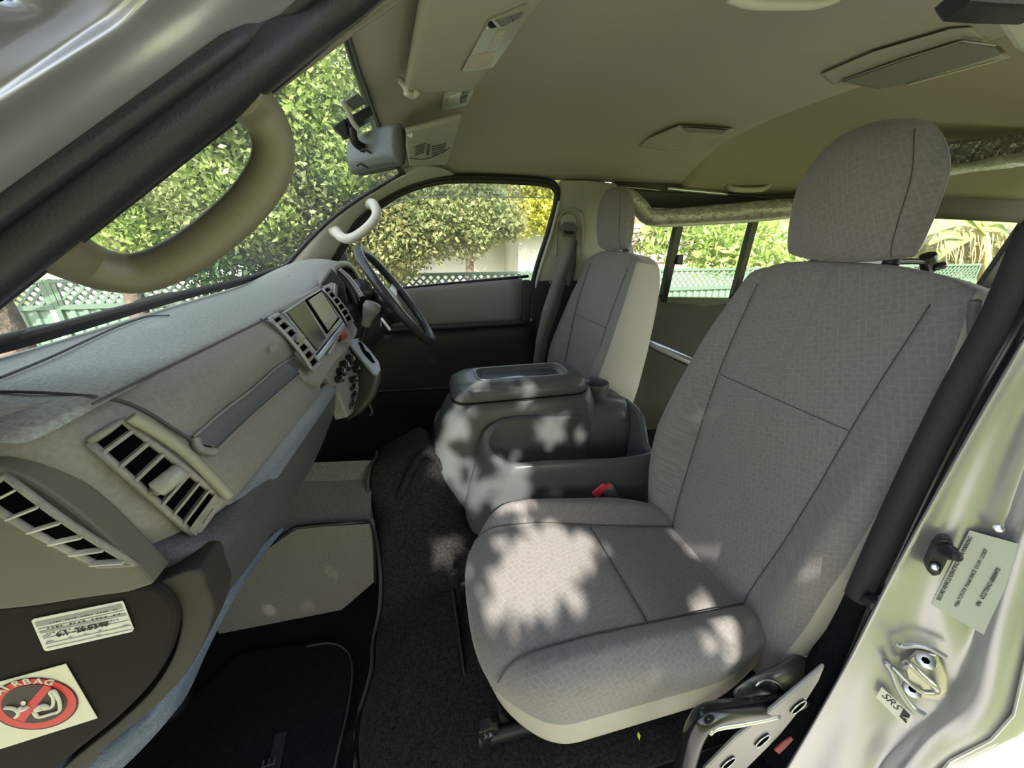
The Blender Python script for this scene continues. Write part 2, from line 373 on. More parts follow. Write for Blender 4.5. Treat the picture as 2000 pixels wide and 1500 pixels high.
# far A pillar trim
rows = []
for k in range(13):
    t = k/12*1.06
    a = wb[-1].lerp(wt[-1], min(1, t))+Vector((-.02, 0, .02))*math.sin(PI*min(1, t))
    if t > 1: a = a+(wt[-1]-wb[-1])*(t-1)
    pts = [(655, 505), (700, 428), (745, 390), (790, 366), (830, 352), (880, 343)]
    xx = interp([(0, 640), (.35, 700), (.6, 750), (.8, 800), (1, 860), (1.06, 890)], t); yy = interp([(0, 520), (.35, 428), (.6, 388), (.8, 362), (1, 344), (1.06, 341)], t)
    b = P(xx, yy, Y=wallY(lerp(-.08, .225, min(1, t)))-.03)
    mid = a.lerp(b, .5)+V(.01, -.035, .008)
    q1 = a.lerp(mid, .5)+V(0, -.012, 0); q2 = mid.lerp(b, .5)+V(0, -.012, 0)
    rows.append([a+V(-.01, .03, 0), a, q1, mid, q2, b, b+V(.012, .05, -.01)])
o = grid('trim_2', rows, M['trim']); sub(o, 1); setp(o, 'beige pillar trim between windscreen and driver window', kind='structure')
# near A pillar: painted steps + rubber seal
def PL(a, b, ya, yb):
    A = P(*a, Y=ya); B = P(*b, Y=yb); return A, B
LN = {  # line families along the pillar, px at left border and px at top border
 'L00': PL((0, 602), (790, 0), .305, .43), 'L0': PL((0, 592), (752, 0), .292, .405), 'L1': PL((0, 560), (720, 0), .280, .385), 'L2': PL((0, 470), (640, 0), .262, .355),
 'L3': PL((0, 430), (606, 0), .262, .35), 'L4': PL((0, 385), (560, 0), .258, .34), 'L5': PL((0, 330), (470, 0), .246, .315), 'L6': PL((0, 262), (380, 0), .243, .305),
 'L7': PL((0, 200), (296, 0), .228, .28), 'L8': PL((0, 172), (262, 0), .236, .285), 'L9': PL((0, 118), (180, 0), .226, .26), 'L10': PL((0, 92), (138, 0), .212, .245), 'L11': PL((0, 12), (22, 0), .206, .225)}
ST = [-.9, -.4, 0, .35, .7, 1.0]
def pst(key):
    A, B = LN[key]; pts = [A+(B-A)*t for t in ST]
    return pts
rail = {}
base = pst('L0')
for key in LN:
    pts = pst(key); off = pts[-1]-base[-1]
    off2 = V(0, off.y*1.0-abs(off.x)*.2, abs(off.z)*.7+abs(off.x)*.5)
    if key == 'L00': off2 = V(0, .03, .01)
    r0 = V(.07, .392, .252)
    rail[key] = pts+[V(.14, .392, .255)+off2*.8, V(.4, .392, .258)+off2, V(.8, .392, .258)+off2, V(1.15, .392, .258)+off2]
def strip(name, keys, m, lab, parent=None, bulge=None, sb=1):
    rr = list(zip(*[rail[k] for k in keys])); rows = [list(r) for r in rr]
    o = grid(name, rows, m, parent); setp(o, lab, kind='structure'); s = sol(o, .006, -1 if False else 1); sub(o, sb); return o
strip('trim_3', ['L00', 'L0'], M['handle'], 'thin light edge of near pillar trim')
strip('wall_front', ['L3', 'L4', 'L5', 'L6', 'L7', 'L8', 'L9', 'L10', 'L11'], M['paint'], 'silver stepped door frame pillar beside the windscreen', sb=2)
# pillar core so that no light passes
core = [[rail[k][i]+V(-.02, .03, .01) for k in ('L00', 'L3', 'L7', 'L11')] for i in range(len(rail['L0']))]
o = grid('trim_4', core, M['black']); sol(o, .01, 0); setp(o, 'dark inner face of the near pillar', kind='structure')
sealA = empty('door_seal', rail['L1'][2]); setp(sealA, 'black rubber door seal running up the near windscreen pillar', 'seal', 'door opening rubber seals')
grid('rubber_lip', [list(r) for r in zip(rail['L0'], rail['L1'], [p+V(0, -.004, .004) for p in rail['L1']], rail['L2'])], M['gloss'], sealA)
mid = [(a+b)/2 for a, b in zip(rail['L2'], rail['L3'])]
tube('rubber_bead', [(a+b)/2+V(.0, -.006, 0) for a, b in zip(rail['L1'], rail['L2'])], .0145, M['rubber'], sealA, n=4, seg=14)
tube('rubber_bead', [a+V(0, -.006, .001) for a in rail['L3']], .0065, M['rubber'], sealA, n=4, seg=12)
tube('rubber_bead', [a+V(0, -.003, 0) for a in rail['L0']], .0035, M['black'], sealA, n=4, seg=10)
# ---- far side: front door panel (door_1), B pillar, rear side
door = empty('door_1', (0, 1.7, -.6)); setp(door, 'driver door with cloth panel over dark plastic', kind='structure')
dp = [P(540, 600, Y=1.70), P(800, 562, Y=1.70), P(1012, 547, Y=1.70), P(1035, 546, Y=1.70)]
def door_panel(name, za, zb, xa, xb, y0, m, bulge):
    rows = []
    for i in range(9):
        t = i/8; r = []
        for j in range(17):
            u = j/16; X = lerp(xa, xb, u); z = lerp(za(X), zb(X), t)
            r.append(V(X, y0-bulge*math.sin(PI*t)**.5*math.sin(PI*u)**.3, z))
        rows.append(r)
    o = grid(name, rows, m, door, uv=True); sol(o, .02, -1); fixn(o); return o
belt = lambda X: -.182+.04*(X+.06)/.55
o = door_panel('cloth_panel', lambda X: belt(X)-.008, lambda X: -.345-.0*X, -.62, .435, 1.690, M['doorfab'], .012)
o = door_panel('lower_panel', lambda X: -.345, lambda X: -1.0, -.62, .50, 1.685, M['doorlow'], .012)
tube('armrest_edge', [V(-.6, 1.668, -.352), V(-.2, 1.66, -.356), V(.1, 1.655, -.352), V(.47, 1.662, -.350)], .012, M['doorlow'], door, flat=1.3)
tube('pocket_lip', [V(-.5, 1.655, -.62), V(.0, 1.65, -.64), (.46, 1.655, -.635)], .009, M['doorlow'], door)
tube('belt_seal', [V(-.62, 1.69, belt(-.62)), V(-.06, 1.69, belt(-.06)), V(.47, 1.688, belt(.47))], .0075, M['gloss'], door)
box('end_cap', (.458, 1.683, -.27), (.042, .03, .22), M['doorlow'], door, bw=.008)
# window opening rubber
wpx = [(640, 540), (655, 500), (700, 430), (745, 392), (790, 368), (840, 352), (890, 346), (980, 347), (1065, 353), (1086, 364), (1088, 388), (1070, 455), (1046, 530), (1032, 600), (1022, 700)]
def onwall(x, y, dy=0.):
    p = P(x, y, Y=1.62)
    for _ in range(6): p = P(x, y, Y=wallY(p.z)-dy)
    return p
fr = empty('window_2', onwall(900, 346)); setp(fr, 'driver door window with black rubber frame', kind='structure')
tube('outer_rubber', [onwall(x, y, .02) for x, y in wpx], .011, M['rubber'], fr, seg=12, n=5)
tube('inner_rubber', [onwall(x+(4 if x < 760 else -3 if x > 1050 else 0), y+7, .006) for x, y in wpx], .010, mat('brown rubber', (.05, .035, .03), .5), fr, seg=12, n=5)
gp = [onwall(x, y, -.012) for x, y in [(560, 575), (655, 500), (700, 430), (760, 385), (830, 357), (890, 348), (1065, 355), (1086, 370), (1036, 560)]]
o = pyd('glass', gp, [tuple(range(len(gp)))], M['glass'], fr, False)
ws = [(690, 452), (735, 415), (790, 393), (850, 385), (1000, 385), (1078, 387)]; wu = [(690, 420), (735, 390), (790, 360), (850, 345), (1000, 340), (1084, 348)]
o = grid('weather_shield', [[onwall(x, y, -.035) for x, y in ws], [onwall(x, y, -.03) for x, y in wu]], M['glassd'], fr, smooth=False)
tube('shield_edge', [onwall(x, y, -.035) for x, y in ws], .0022, M['lens'], fr, seg=6)
box('mirror_sail', P(668, 520, Y=1.705), (.05, .01, .10), M['black'], fr, bw=.003)
# B pillar far
bp_out = [(1094, 352), (1089, 400), (1070, 470), (1046, 545), (1040, 590), (1262, 600), (1262, 560), (1238, 490), (1226, 430), (1214, 385), (1205, 358), (1150, 352)]
o = prism('wall_right', [onwall(x, y, .012 if y < 560 else .02) for x, y in bp_out], (0, .07, 0), M['trim'], bw=.006); setp(o, 'beige centre pillar trim behind the driver door', kind='structure')
o = prism('trim_5', [onwall(x, y, .03) for x, y in [(1040, 548), (1034, 640), (1022, 760), (1018, 900), (1240, 900), (1250, 640), (1230, 548)]], (0, .02, 0), M['doorlow'], bw=.004); setp(o, 'dark lower cover of the centre pillar', kind='structure')
tube('trim_6', [onwall(x, y, .028) for x, y in [(1092, 392), (1078, 450), (1056, 520), (1042, 580), (1032, 680), (1026, 790)]], .007, M['trimlt'], seg=8); setp(bpy.data.objects['trim_6'], 'light seam strip along the door opening', kind='structure')
# rear side: lower panel with recess, window band
rows = []
for i, z in enumerate([-.262, -.27, -.30, -.36, -.45, -.60, -.62, -.8, -1.02]):
    rows.append([V(X, 1.70-(.0 if i < 2 else .015 if i < 5 else .03)-(.01 if X > 1.15 and z < -.40 else 0), z-.05*sstep(.9, 1.5, X)*(1 if i < 3 else 0)) for X in [.88, .95, 1.05, 1.14, 1.16, 1.4, 1.8, 2.4, 3.0, 3.7]])
o = grid('wall_rear_side', rows, M['panel']); sol(o, .03, -1); o.name = 'wall_back_right'; setp(o, 'olive grey lower side panel of the load area', kind='structure')
o = tube('trim_7', [onwall(x, y, .02) for x, y in [(1240, 572), (1262, 592), (1290, 597), (1350, 600), (1420, 600), (1600, 608)]], .012, mat('grey belt trim', (.13, .13, .125), .5)); setp(o, 'grey belt line trim below the sliding side window', kind='structure')
rows = [[V(X, wallY(z), z) for X in [.80, 1.2, 2, 3, 3.7]] for z in (.10, .15, .20, .236)]
rows = [[V(X, wallY(lerp(ztop(X), .236, k/3)), lerp(ztop(X), .236, k/3)) for X in [.80, 1.0, 1.2, 1.6, 2, 2.6, 3, 3.7]] for ztop in [lambda X: interp([(.8, .19), (1.6, .165), (2, .135), (3.7, .10)], X)] for k in range(4)]
o = grid('wall_back_upper', rows, mat('dark brown upper trim', (.07, .062, .05), .7)); sol(o, .03, -1); setp(o, 'dark brown trim band above the side windows', kind='structure'); o.name = 'trim_8'
win = empty('window_3', (1.4, 1.68, -.2)); setp(win, 'sliding rear side window with black frame and posts', kind='structure')
def post(name, a, b, wd, par, yy=.02, m='gloss'):
    A = onwall(*a, yy); B = onwall(*b, yy); d = (B-A).normalized(); s = V(1, 0, 0)
    prism(name, [A-s*wd/2, A+s*wd/2, B+s*wd/2, B-s*wd/2], (0, .03, 0), M[m], par, bw=.002)
post('post', (1332, 425), (1296, 592), .036, win)
post('post', (1480, 420), (1432, 600), .036, win)
prism('bottom_rail', [onwall(x, y, .02) for x, y in [(1243, 573), (1290, 580), (1600, 584), (1600, 602), (1285, 594), (1255, 585)]], (0, .04, 0), M['gloss'], win, bw=.002)
prism('top_rail', [onwall(x, y, .01) for x, y in [(1225, 372), (1560, 386), (1560, 412), (1225, 405)]], (0, .03, 0), M['black'], win, bw=.002)
box('latch', onwall(1325, 507, .028), (.035, .03, .045), M['black'], win, bw=.006)
o = pyd('glass', [V(.88, wallY(-.3)+.012, -.34), V(2.15, wallY(-.3)+.012, -.34), V(2.1, wallY(.16)+.012, .19), V(.88, wallY(.16)+.012, .19)], [(0, 1, 2, 3)], M['glass'], win, False)
win = empty('window_4', (2.8, 1.68, -.2)); setp(win, 'rearmost fixed side window', kind='structure')
for X in (2.17, 3.50):
    prism('post', [V(X-.05, wallY(-.35)-.01, -.36), V(X+.05, wallY(-.35)-.01, -.36), V(X+.03, wallY(.14)-.01, .16), V(X-.07, wallY(.14)-.01, .16)], (0, .03, 0), M['black'], win, bw=.002)
prism('bottom_rail', [V(2.1, 1.69, -.36), V(3.6, 1.69, -.36), V(3.6, 1.69, -.30), V(2.1, 1.69, -.30)], (0, .03, 0), M['black'], win, bw=.002)
pyd('glass', [V(2.12, wallY(-.3)+.012, -.34), V(3.6, wallY(-.3)+.012, -.34), V(3.5, wallY(.14)+.012, .16), V(2.1, wallY(.14)+.012, .16)], [(0, 1, 2, 3)], M['glass'], win, False)
# rear end, front bulkhead, floors
o = box('wall_back', (3.72, .98, -.66), (.05, 1.45, .78), M['panel'], bw=0); setp(o, 'tailgate lower panel at the rear end', kind='structure')
o = box('wall_front_low', (-.80, .98, -.67), (.04, 1.5, .70), M['carpetblk'], bw=0); o.name = 'wall_bulkhead'; setp(o, 'black carpeted bulkhead under the dashboard', kind='structure')
o = grid('cowl', [[V(-.455, y, -.125) for y in (.24, .98, 1.72)], [V(-.80, y, -.32) for y in (.24, .98, 1.72)]], M['black']); sol(o, .01, 0); o.name = 'trim_12'; setp(o, 'black cowl below the windscreen', kind='structure')
o = box('floor', (-.2, .98, -1.03), (1.9, 1.50, .06), M['carpetblk'], bw=0); setp(o, 'black carpeted cab floor', kind='structure')
o = box('floor_rear', (2.2, .98, -1.02), (3.0, 1.50, .06), M['carpetblk'], bw=0); setp(o, 'dark load area floor', kind='structure')
# charcoal carpet over engine hump and seat base
def cz(X, Y):
    b = interp([(-.215, -1.0), (-.205, -.985), (-.16, -.955), (-.05, -.92), (.1, -.885), (.3, -.865), (.8, -.86)], X)
    h = sstep(.78, 1.02, Y)*(.36-.32*sstep(-.06, .12, X))
    zz = b+h + .006*math.sin(11*Y+6*X)*math.sin(23*X+3) + .012*sstep(.75, .95, Y)*math.sin(26*X+14*Y)
    return zz
rows = []
for j in range(61):
    Y = .30+.80*j/60; r = []
    edge = -.205+.012*math.sin(9*Y)+.008*math.sin(31*Y)+.02*sstep(.95, 1.1, Y)
    for i in range(50):
        X = edge+(.78-edge)*(i/49)**1.15
        z = cz(X, Y) if i else cz(X, Y)-.02
        r.append(V(X, Y, z))
    rows.append(r)
o = grid('carpet', rows, M['carpet']); sol(o, .010, -1); setp(o, 'charcoal carpet sheet draped over the floor hump below the seats', 'carpet')
tube('carpet_edge', [V(r[0].x-.003, r[0].y, r[0].z+.010) for r in rows[::3]], .0055, mat('carpet binding', (.05, .05, .05), .9), o, seg=8, n=2).name = 'binding'
fh = [r[10] for r in rows if .78 < r[10].y < .98]
tube('fold', [V(-.12, .93, cz(-.12, .93)+.01), V(-.04, .98, cz(-.04, .98)+.014), V(.03, .99, cz(.03, .99)+.01)], .012, M['carpet'], o, seg=10)
# ---- near side sill and B pillar jamb with seal
JX = lambda Y: .585+(.27-Y)*.75
jn = V(-1, -.75, 0).normalized(); jp = V(.585, .27, 0)
def J(x, y, d=0.): return onp(x, y, jp+jn*d, jn)
inner = [(2010, 640), (1900, 830), (1800, 1010), (1735, 1130), (1700, 1200), (1650, 1300), (1570, 1440), (1480, 1590)]
outer = [(2200, 700), (2110, 900), (2050, 1100), (2010, 1290), (1985, 1400), (1940, 1450), (1860, 1490), (1800, 1560)]
rows = []
for k in range(15):
    t = k/14*(len(inner)-1); i = min(int(t), len(inner)-2); f_ = t-i
    a = (lerp(inner[i][0], inner[i+1][0], f_), lerp(inner[i][1], inner[i+1][1], f_)); b = (lerp(outer[i][0], outer[i+1][0], f_), lerp(outer[i][1], outer[i+1][1], f_))
    r = []
    for j in range(15):
        u = j/14; x = lerp(a[0], b[0], u); y = lerp(a[1], b[1], u)
        d = -.012*sstep(0, .10, u) - .010*sstep(.30, .42, u)*(1 if y < 1180 else .3) + .012*sstep(.60, .72, u) - .02*sstep(.85, 1, u)
        d += -.018*math.exp(-(((x-1810)/75)**2+((y-1330)/80)**2)) + -.014*math.exp(-(((x-1730)/45)**2+((y-1460)/40)**2))
        d += .006*math.exp(-(((x-1850)/30)**2+((y-1180)/60)**2)) + .003*math.sin(x*.05+y*.013)
        r.append(J(x, y, d))
    rows.append(r)
jam = grid('wall_left', rows, M['paint']); sub(jam, 2); sol(jam, .004, -1); setp(jam, 'silver painted door jamb of the near centre pillar', kind='structure')
# beyond the jamb: outer skin going back, so the pillar is a solid post
rows = [[J(x, y, -.004)+V(0, 0, 0) for x, y in outer], [J(x, y)+V(.16, -.01, 0) for x, y in outer]]
o = grid('trim_9', rows, M['paintout']); sol(o, .004, -1); setp(o, 'outer silver skin of the van behind the jamb', kind='structure')
sealB = empty('door_seal', P(1690, 1150, Y=.27)); setp(sealB, 'thick black rubber door seal in front of the silver jamb', 'seal', 'door opening rubber seals')
sp = [(2035, 440), (1990, 545), (1945, 640), (1870, 770), (1795, 915), (1730, 1050), (1675, 1165), (1625, 1280), (1565, 1400), (1500, 1530)]
tube('rubber_bead', [P(x, y, Y=.285) for x, y in sp[:7]], [.0175]*6+[.016], M['ribrub'], sealB, n=5, seg=14)
tube('rubber_bead', [P(x+38, y+12, Y=.268) for x, y in sp], .0085, M['gloss'], sealB, n=5, seg=12)
tube('rubber_bead', [P(x+58, y+22, Y=.262) for x, y in sp], .009, M['rubber'], sealB, n=5, seg=12)
tube('lower_cover', [P(x-6, y, Y=.30) for x, y in [(1690, 1150), (1650, 1240), (1600, 1330), (1540, 1440), (1480, 1560)]], .021, M['carpetblk'], sealB, n=5, seg=12, flat=1.2)
box('join_clip', P(1702, 1175, Y=.262), (.02, .02, .016), M['rubber'], sealB, bw=.005)
upa = [V(.64, .262, -.10), V(.70, .266, .0), V(.78, .285, .08), (.88, .325, .17), (.96, .36, .24)]
tube('rubber_bead', [P(2035, 440, Y=.285)]+[Vector(p)+V(.01, .01, .02) for p in upa[1:]], .0165, M['ribrub'], sealB, n=5, seg=14)
rows = [[Vector(p)+V(.02, -.005, 0), Vector(p)+V(.05, -.04, 0), Vector(p)+V(.20, -.05, 0), Vector(p)+V(.22, .05, 0), Vector(p)+V(.04, .06, 0)] for p in [(.62, .262, -.16)]+upa]
o = grid('trim_13', rows, M['paint'], closed_u=True, cap=True); sub(o, 1); setp(o, 'silver upper half of the near centre pillar', kind='structure')
# upper B pillar trim at the top right corner
ub = [P(x, y, Y=.35) for x, y in [(1900, -15), (1925, 25), (1952, 66), (1974, 98), (1992, 108), (2060, 60), (2120, -30), (1990, -60)]]
o = prism('trim_10', ub, (.03, -.04, .0), M['trim'], bw=.006); setp(o, 'beige upper trim of the near centre pillar', kind='structure')
o = prism('trim_11', [P(x, y, Y=.30) for x, y in [(1872, -30), (1895, 3), (1960, 8), (2060, 12), (2060, -40)]], (.02, .03, 0), M['rubber'], bw=.004); setp(o, 'black seal at the top of the door opening', kind='structure')
# ================================================================ DASHBOARD
dash = empty('dashboard', (-.3, .95, -.45)); setp(dash, 'wide grey dashboard with pale top pad, air vents and centre screen', 'dashboard')
def tY(Y): return (Y-.29)/.46
def prof(Y):
    """rows of the passenger side of the dash skin, as (x, z)"""
    t = tY(Y); L = lambda a, b: (lerp(a[0], b[0], t), lerp(a[1], b[1], t))
    A = (-.210-.093*(Y-.29), -.0935-.043*(Y-.29))
    return [A, L((-.190, -.108), (-.233, -.135)), L((-.183, -.128), (-.226, -.165)), L((-.183, -.146), (-.234, -.195)),
            L((-.179, -.166), (-.226, -.220)), L((-.170, -.190), (-.208, -.252)), L((-.180, -.212), (-.212, -.274))]
SHT = [(.236, .30), (.241, .12), (.246, .070), (.256, .046), (.270, .028), (.29, .010), (.315, 0), (1, 0)]
def SH(Y): return interp(SHT, Y)
YS = [.236, .241, .246, .256, .27, .29, .315, .36, .44, .54, .64, .70, .722]
rows = []
for Y in YS:
    r = []
    sh = SH(Y)
    for (x, z) in prof(max(Y, .27)):
        r.append(V(x-sh, Y, z+.0*sh))
    rows.append(r)
rows = [list(c) for c in zip(*rows)]
sk = grid('front_skin', rows, M['dash'], dash); sub(sk, 2)
# lower body with a chamfer that faces up
def low(Y):
    t = tY(Y); L = lambda a, b: (lerp(a[0], b[0], t), lerp(a[1], b[1], t))
    bz = interp([(.25, -.34), (.28, -.35), (.35, -.385), (.5, -.400), (.7, -.40), (.86, -.365)], Y); bx = interp([(.25, -.30), (.27, -.28), (.3, -.262), (.35, -.243), (.5, -.242), (.6, -.232), (.86, -.222)], Y)
    g = L((-.184, -.214), (-.214, -.276))
    return [(g[0]-.012, g[1]+.004), g, L((-.170, -.224), (-.202, -.287)), L((-.172, -.232), (-.202, -.296)), L((-.182, -.262), (-.210, -.33)), (bx+.008, bz+.03), (bx, bz), (bx-.03, bz-.004), (bx-.2, bz+.0)]
LY = [.252, .262, .28, .31, .36, .44, .54, .64, .74, .82, .86, .868]
rows = []
for Y in LY:
    sh = interp([(.252, .06), (.262, .022), (.28, .004), (.31, 0), (1, 0)], Y)
    if Y > .86: sh = .02
    rows.append([V(x-sh, Y, z) for x, z in low(Y)])
lo = grid('lower_body', [list(c) for c in zip(*rows)], M['dashlow'], dash); sub(lo, 2); setp(lo, 'darker glossy grained lower dash body')
chf = grid('chamfer', [[V(x-.0+dx, Y, z+dz) for Y in (.315, .4, .5, .6, .7, .8, .85)  for (x, z) in [low(Y)[k] if Y > .35 else tuple((1-.5*(k-1))*a_+.5*(k-1)*b_ for a_, b_ in zip(low(Y)[1], low(Y)[1]))]] for k, dx, dz in ((1, -.002, .003), (2, .001, .003), (3, .002, .001))], mat('chamfer sky sheen', (.17, .18, .20), .38, noise=(500, .3), bump=(600, .4, .0006)), dash); setp(chf, 'chamfer with sky sheen put into its cool grey colour')  # sky reflection is painted in as a lighter, cooler grain colour
# bottom lip running down to the door; its blue is painted sky sheen
lipI = [(548, 1030, .50), (500, 1075, .44), (440, 1143, .37), (380, 1235, .33), (325, 1315, .30), (262, 1392, .275), (180, 1450, .26), (100, 1500, .25)]
lipO = [(553, 1034, .50), (512, 1085, .44), (460, 1160, .37), (405, 1262, .33), (365, 1350, .30), (325, 1408, .275), (262, 1475, .26), (200, 1530, .25)]
ra = catmull([P(x, y, Y=Y) for x, y, Y in lipI], 4); rb = catmull([P(x, y, Y=Y) for x, y, Y in lipO], 4)
o = grid('bottom_lip', [ra, rb], mat('lip sky sheen', (.10, .125, .17), .35, noise=(500, .3), bump=(600, .4, .0006)), dash); sol(o, .006, 0); setp(o, 'lip along the bottom of the dash, blue sky sheen in its colour')
# top pad
def topY(Y):
    A = prof(Y)[0] if Y < .8 else None
    return A
pad = []
YT = [.235, .26, .30, .40, .52, .66, .80, .95, 1.08, 1.18, 1.28, 1.40, 1.52, 1.60]
for Y in YT:
    wx = interp([(.235, -.42), (.3, -.415), (.45, -.400), (.75, -.432), (1.1, -.458), (1.45, -.495), (1.6, -.50)], Y)
    cx = -.210-.093*(Y-.29); czz = -.0935-.043*(Y-.29)
    hood = sstep(1.02, 1.22, Y)
    cx = lerp(cx, -.262, hood); czz = lerp(czz, -.066, hood) - .03*sstep(1.45, 1.6, Y)
    hump = .012*sstep(.25, .5, Y)+.022*hood
    r = [V(wx-.03, Y, -.112), V(wx, Y, -.104), V(lerp(wx, cx, .3), Y, lerp(-.098, czz, .3)+hump*.6), V(lerp(wx, cx, .6), Y, lerp(-.098, czz, .6)+hump), V(lerp(wx, cx, .88), Y, lerp(-.098, czz, .88)+hump*.5), V(cx-.004, Y, czz+.003), V(cx+.001, Y, czz-.004)]
    if Y < .25: r = [q+V(-.02, 0, -.012) for q in r]
    pad.append(r)
o = grid('top_pad', [list(c) for c in zip(*pad)], M['dashtop'], dash); sub(o, 2); setp(o, 'pale speckled dash top pad')
def padpt(x, y):  # point on the pad under a pixel, just above it
    best = None
    for Z in [-.055-.001*k for k in range(70)]:
        p = P(x, y, Z=Z)
        if p.y < .2: continue
        i = max(1, min(len(YT)-1, int(np.searchsorted(YT, p.y)))); t = (p.y-YT[i-1])/(YT[i]-YT[i-1])
        ra_ = [a.lerp(b, max(0, min(1, t))) for a, b in zip(pad[i-1], pad[i])]
        z = np.interp(p.x, [q.x for q in ra_], [q.z for q in ra_]); d = abs(z+.0015-p.z)
        if best is None or d < best[0]: best = (d, p)
    return best[1]
tube('pad_seam', [padpt(x, y) for x, y in [(0, 738), (60, 714), (120, 688), (180, 660), (240, 634), (290, 618), (330, 616)]], .0011, M['seam'], dash, seg=6)
tube('pad_seam', [padpt(x, y) for x, y in [(0, 765), (60, 766), (120, 769), (188, 774)]], .0011, M['seam'], dash, seg=6)
def onsk(x, y, d=.0):   # point on passenger side skin under a pixel
    best = None
    for k in range(260):
        Y = .24+.0022*k; p = P(x, y, Y=Y); pr = prof(max(Y, .27)); sh = SH(Y)
        zs = [q[1] for q in pr][::-1]; xs = [q[0]-sh for q in pr][::-1]
        if not (zs[0]-.01 <= p.z <= zs[-1]+.01): continue
        dd = abs(np.interp(p.z, zs, xs)+d-p.x)
        if best is None or dd < best[0]: best = (dd, p)
    return best[1] if best else P(x, y, Y=.3)
tube('panel_seam', [V(prof(Y)[0][0]+.002, Y, prof(Y)[0][1]-.001) for Y in (.262, .3, .4, .55, .7, .8)], .0011, M['seam'], dash, seg=6)
# airbag cover: seam arc near the corner and the open tray groove
tube('panel_seam', [onsk(x, y, .001) for x, y in [(190, 775), (240, 784), (290, 806), (340, 838), (372, 858)]], .0013, M['seam'], dash, seg=6)
tube('panel_seam', [onsk(x, y, .001) for x, y in [(508, 622), (540, 645), (570, 672), (592, 695)]], .0012, M['seam'], dash, seg=6)
ga = [(372, 858), (430, 808), (490, 762), (545, 715), (590, 688)]; gb = [(412, 882), (465, 830), (520, 782), (575, 735), (606, 703)]
gA = [onsk(*p, .0) for p in ga]; gB = [onsk(*p, .0) for p in gb]
gm = [(a+b)/2+V(-.006, 0, .0) for a, b in zip(gA, gB)]
o = grid('tray_groove', [catmull(gA, 4), catmull([a.lerp(b, .2)+V(.001, 0, -.002) for a, b in zip(gA, gB)], 4), catmull([a.lerp(b, .6)+V(.004, 0, 0) for a, b in zip(gA, gB)], 4), catmull(gB, 4)], mat('tray shade', (.10, .105, .12), .45, bump=(600, .4, .0006)), dash)  # strip lies on the skin; the groove's shade is in its darker colour
o.location += V(.0022, -.001, .0005)
setp(o, 'open tray groove along the passenger side, shade put into its colour')
tube('tray_edge', [p+V(.003, -.001, .002) for p in gA], .0012, M['dash'], dash, seg=8); tube('tray_edge', [p+V(.003, -.001, -.001) for p in gB], .0018, M['dash'], dash, seg=8)
tube('tray_end', [gA[0]+V(.003, 0, .001), (gA[0]+gB[0])/2+V(.002, -.006, 0), gB[0]+V(.003, 0, -.001)], .0035, M['dash'], dash, seg=8)
# srs airbag lettering
a_ = onsk(535, 688, .004); u_ = (onsk(552, 671, .004)-onsk(527, 690, .004)); v_ = (onsk(527, 672, .004)-onsk(533, 692, .004))
text('airbag_lettering', 'AIRBAG', onsk(530, 689, .005), u_, v_, .011, M['greyink'], dash)
# --- vent builder on a quad (tl,tr,br,bl)
def quad(q, u, v): return q[0].lerp(q[1], u).lerp(q[3].lerp(q[2], u), v)
def vent(name, q, nsl, par, bulge, depth=.012, rim=.0035, mr='dash', slat_m='dash', knob=None, end_cap=0.0, slw=.0035, along='v', lab=None):
    q = [Vector(p) for p in q]; nrm = (q[1]-q[0]).cross(q[3]-q[0]).normalized()
    if nrm.dot(-q[0]) < 0: nrm = -nrm
    def S(u, v, d): return quad(q, u, v)+nrm*(d+bulge*math.sin(PI*v))
    v_ = empty(name, quad(q, .5, .5)); v_.parent = par; v_.location = quad(q, .5, .5)-par.location
    def ch(o): o.location = -quad(q, .5, .5); return o
    hz = ch(grid('cavity', [[S(u, v, .0015) for u in (0, .5, 1)] for v in [k/12 for k in range(13)]], M['void'], v_))  # flat plate over the skin; shade inside the vent is its near black colour
    loop = [S(0, v, rim) for v in [k/8 for k in range(8)]]+[S(u, 1, rim) for u in (0, .5)]+[S(1, 1-v, rim) for v in [k/8 for k in range(8)]]+[S(u, 0, rim) for u in (1, .5)]+[S(0, 0, rim)]
    ch(tube('rim', loop, rim, M[mr], v_, seg=8, smooth_path=False))
    vmax = 1-end_cap
    for k in range(nsl):
        v = vmax*(k+.6)/(nsl)
        pts = [S(.03, v, .006), S(.97, v-.004, .006), S(.97, v-.004, .0005), S(.03, v, .0005)]
        w_ = (S(.5, v+.05, 0)-S(.5, v, 0)).normalized()*slw
        ch(pyd('slat', pts+[p+w_ for p in pts], [(0, 1, 2, 3), (7, 6, 5, 4), (0, 4, 5, 1), (1, 5, 6, 2), (2, 6, 7, 3), (3, 7, 4, 0)], M[slat_m], v_, False))
    if end_cap:
        ch(grid('shut_off_plate', [[S(u, v, .006) for u in (.02, .5, .98)] for v in (vmax+.03, 1-end_cap*.5, .98)], M['dash'], v_))
        ch(grid('shut_off_tab', [[S(u, v, .009) for u in (.3, .7)] for v in (vmax+.08, .94)], M['black'], v_)); ch(grid('shut_off_tab', [[S(u, v, .0115) for u in (.33, .78)] for v in (vmax+.085, .93)], M['dash'], v_))
    if knob:
        u, v = knob; c = S(u, v, .010); ax = (q[1]-q[0]).normalized()
        ch(tube('direction_knob', [c-ax*.011, c-ax*.010, c+ax*.006, c+ax*.008], [.0045, .0064, .0064, .0045], mat('knob grey', (.27, .265, .23), .35), v_, seg=14, smooth_path=False))
        ch(tube('knob_stem', [S(.12, v+.0, .008), c], .003, M['dash'], v_, seg=8))
    if lab: setp(v_, lab)
    return v_
A0, A1, A2, A3 = [onsk(x, y, .003) for x, y in ((172, 862), (238, 820), (430, 972), (378, 1046))]
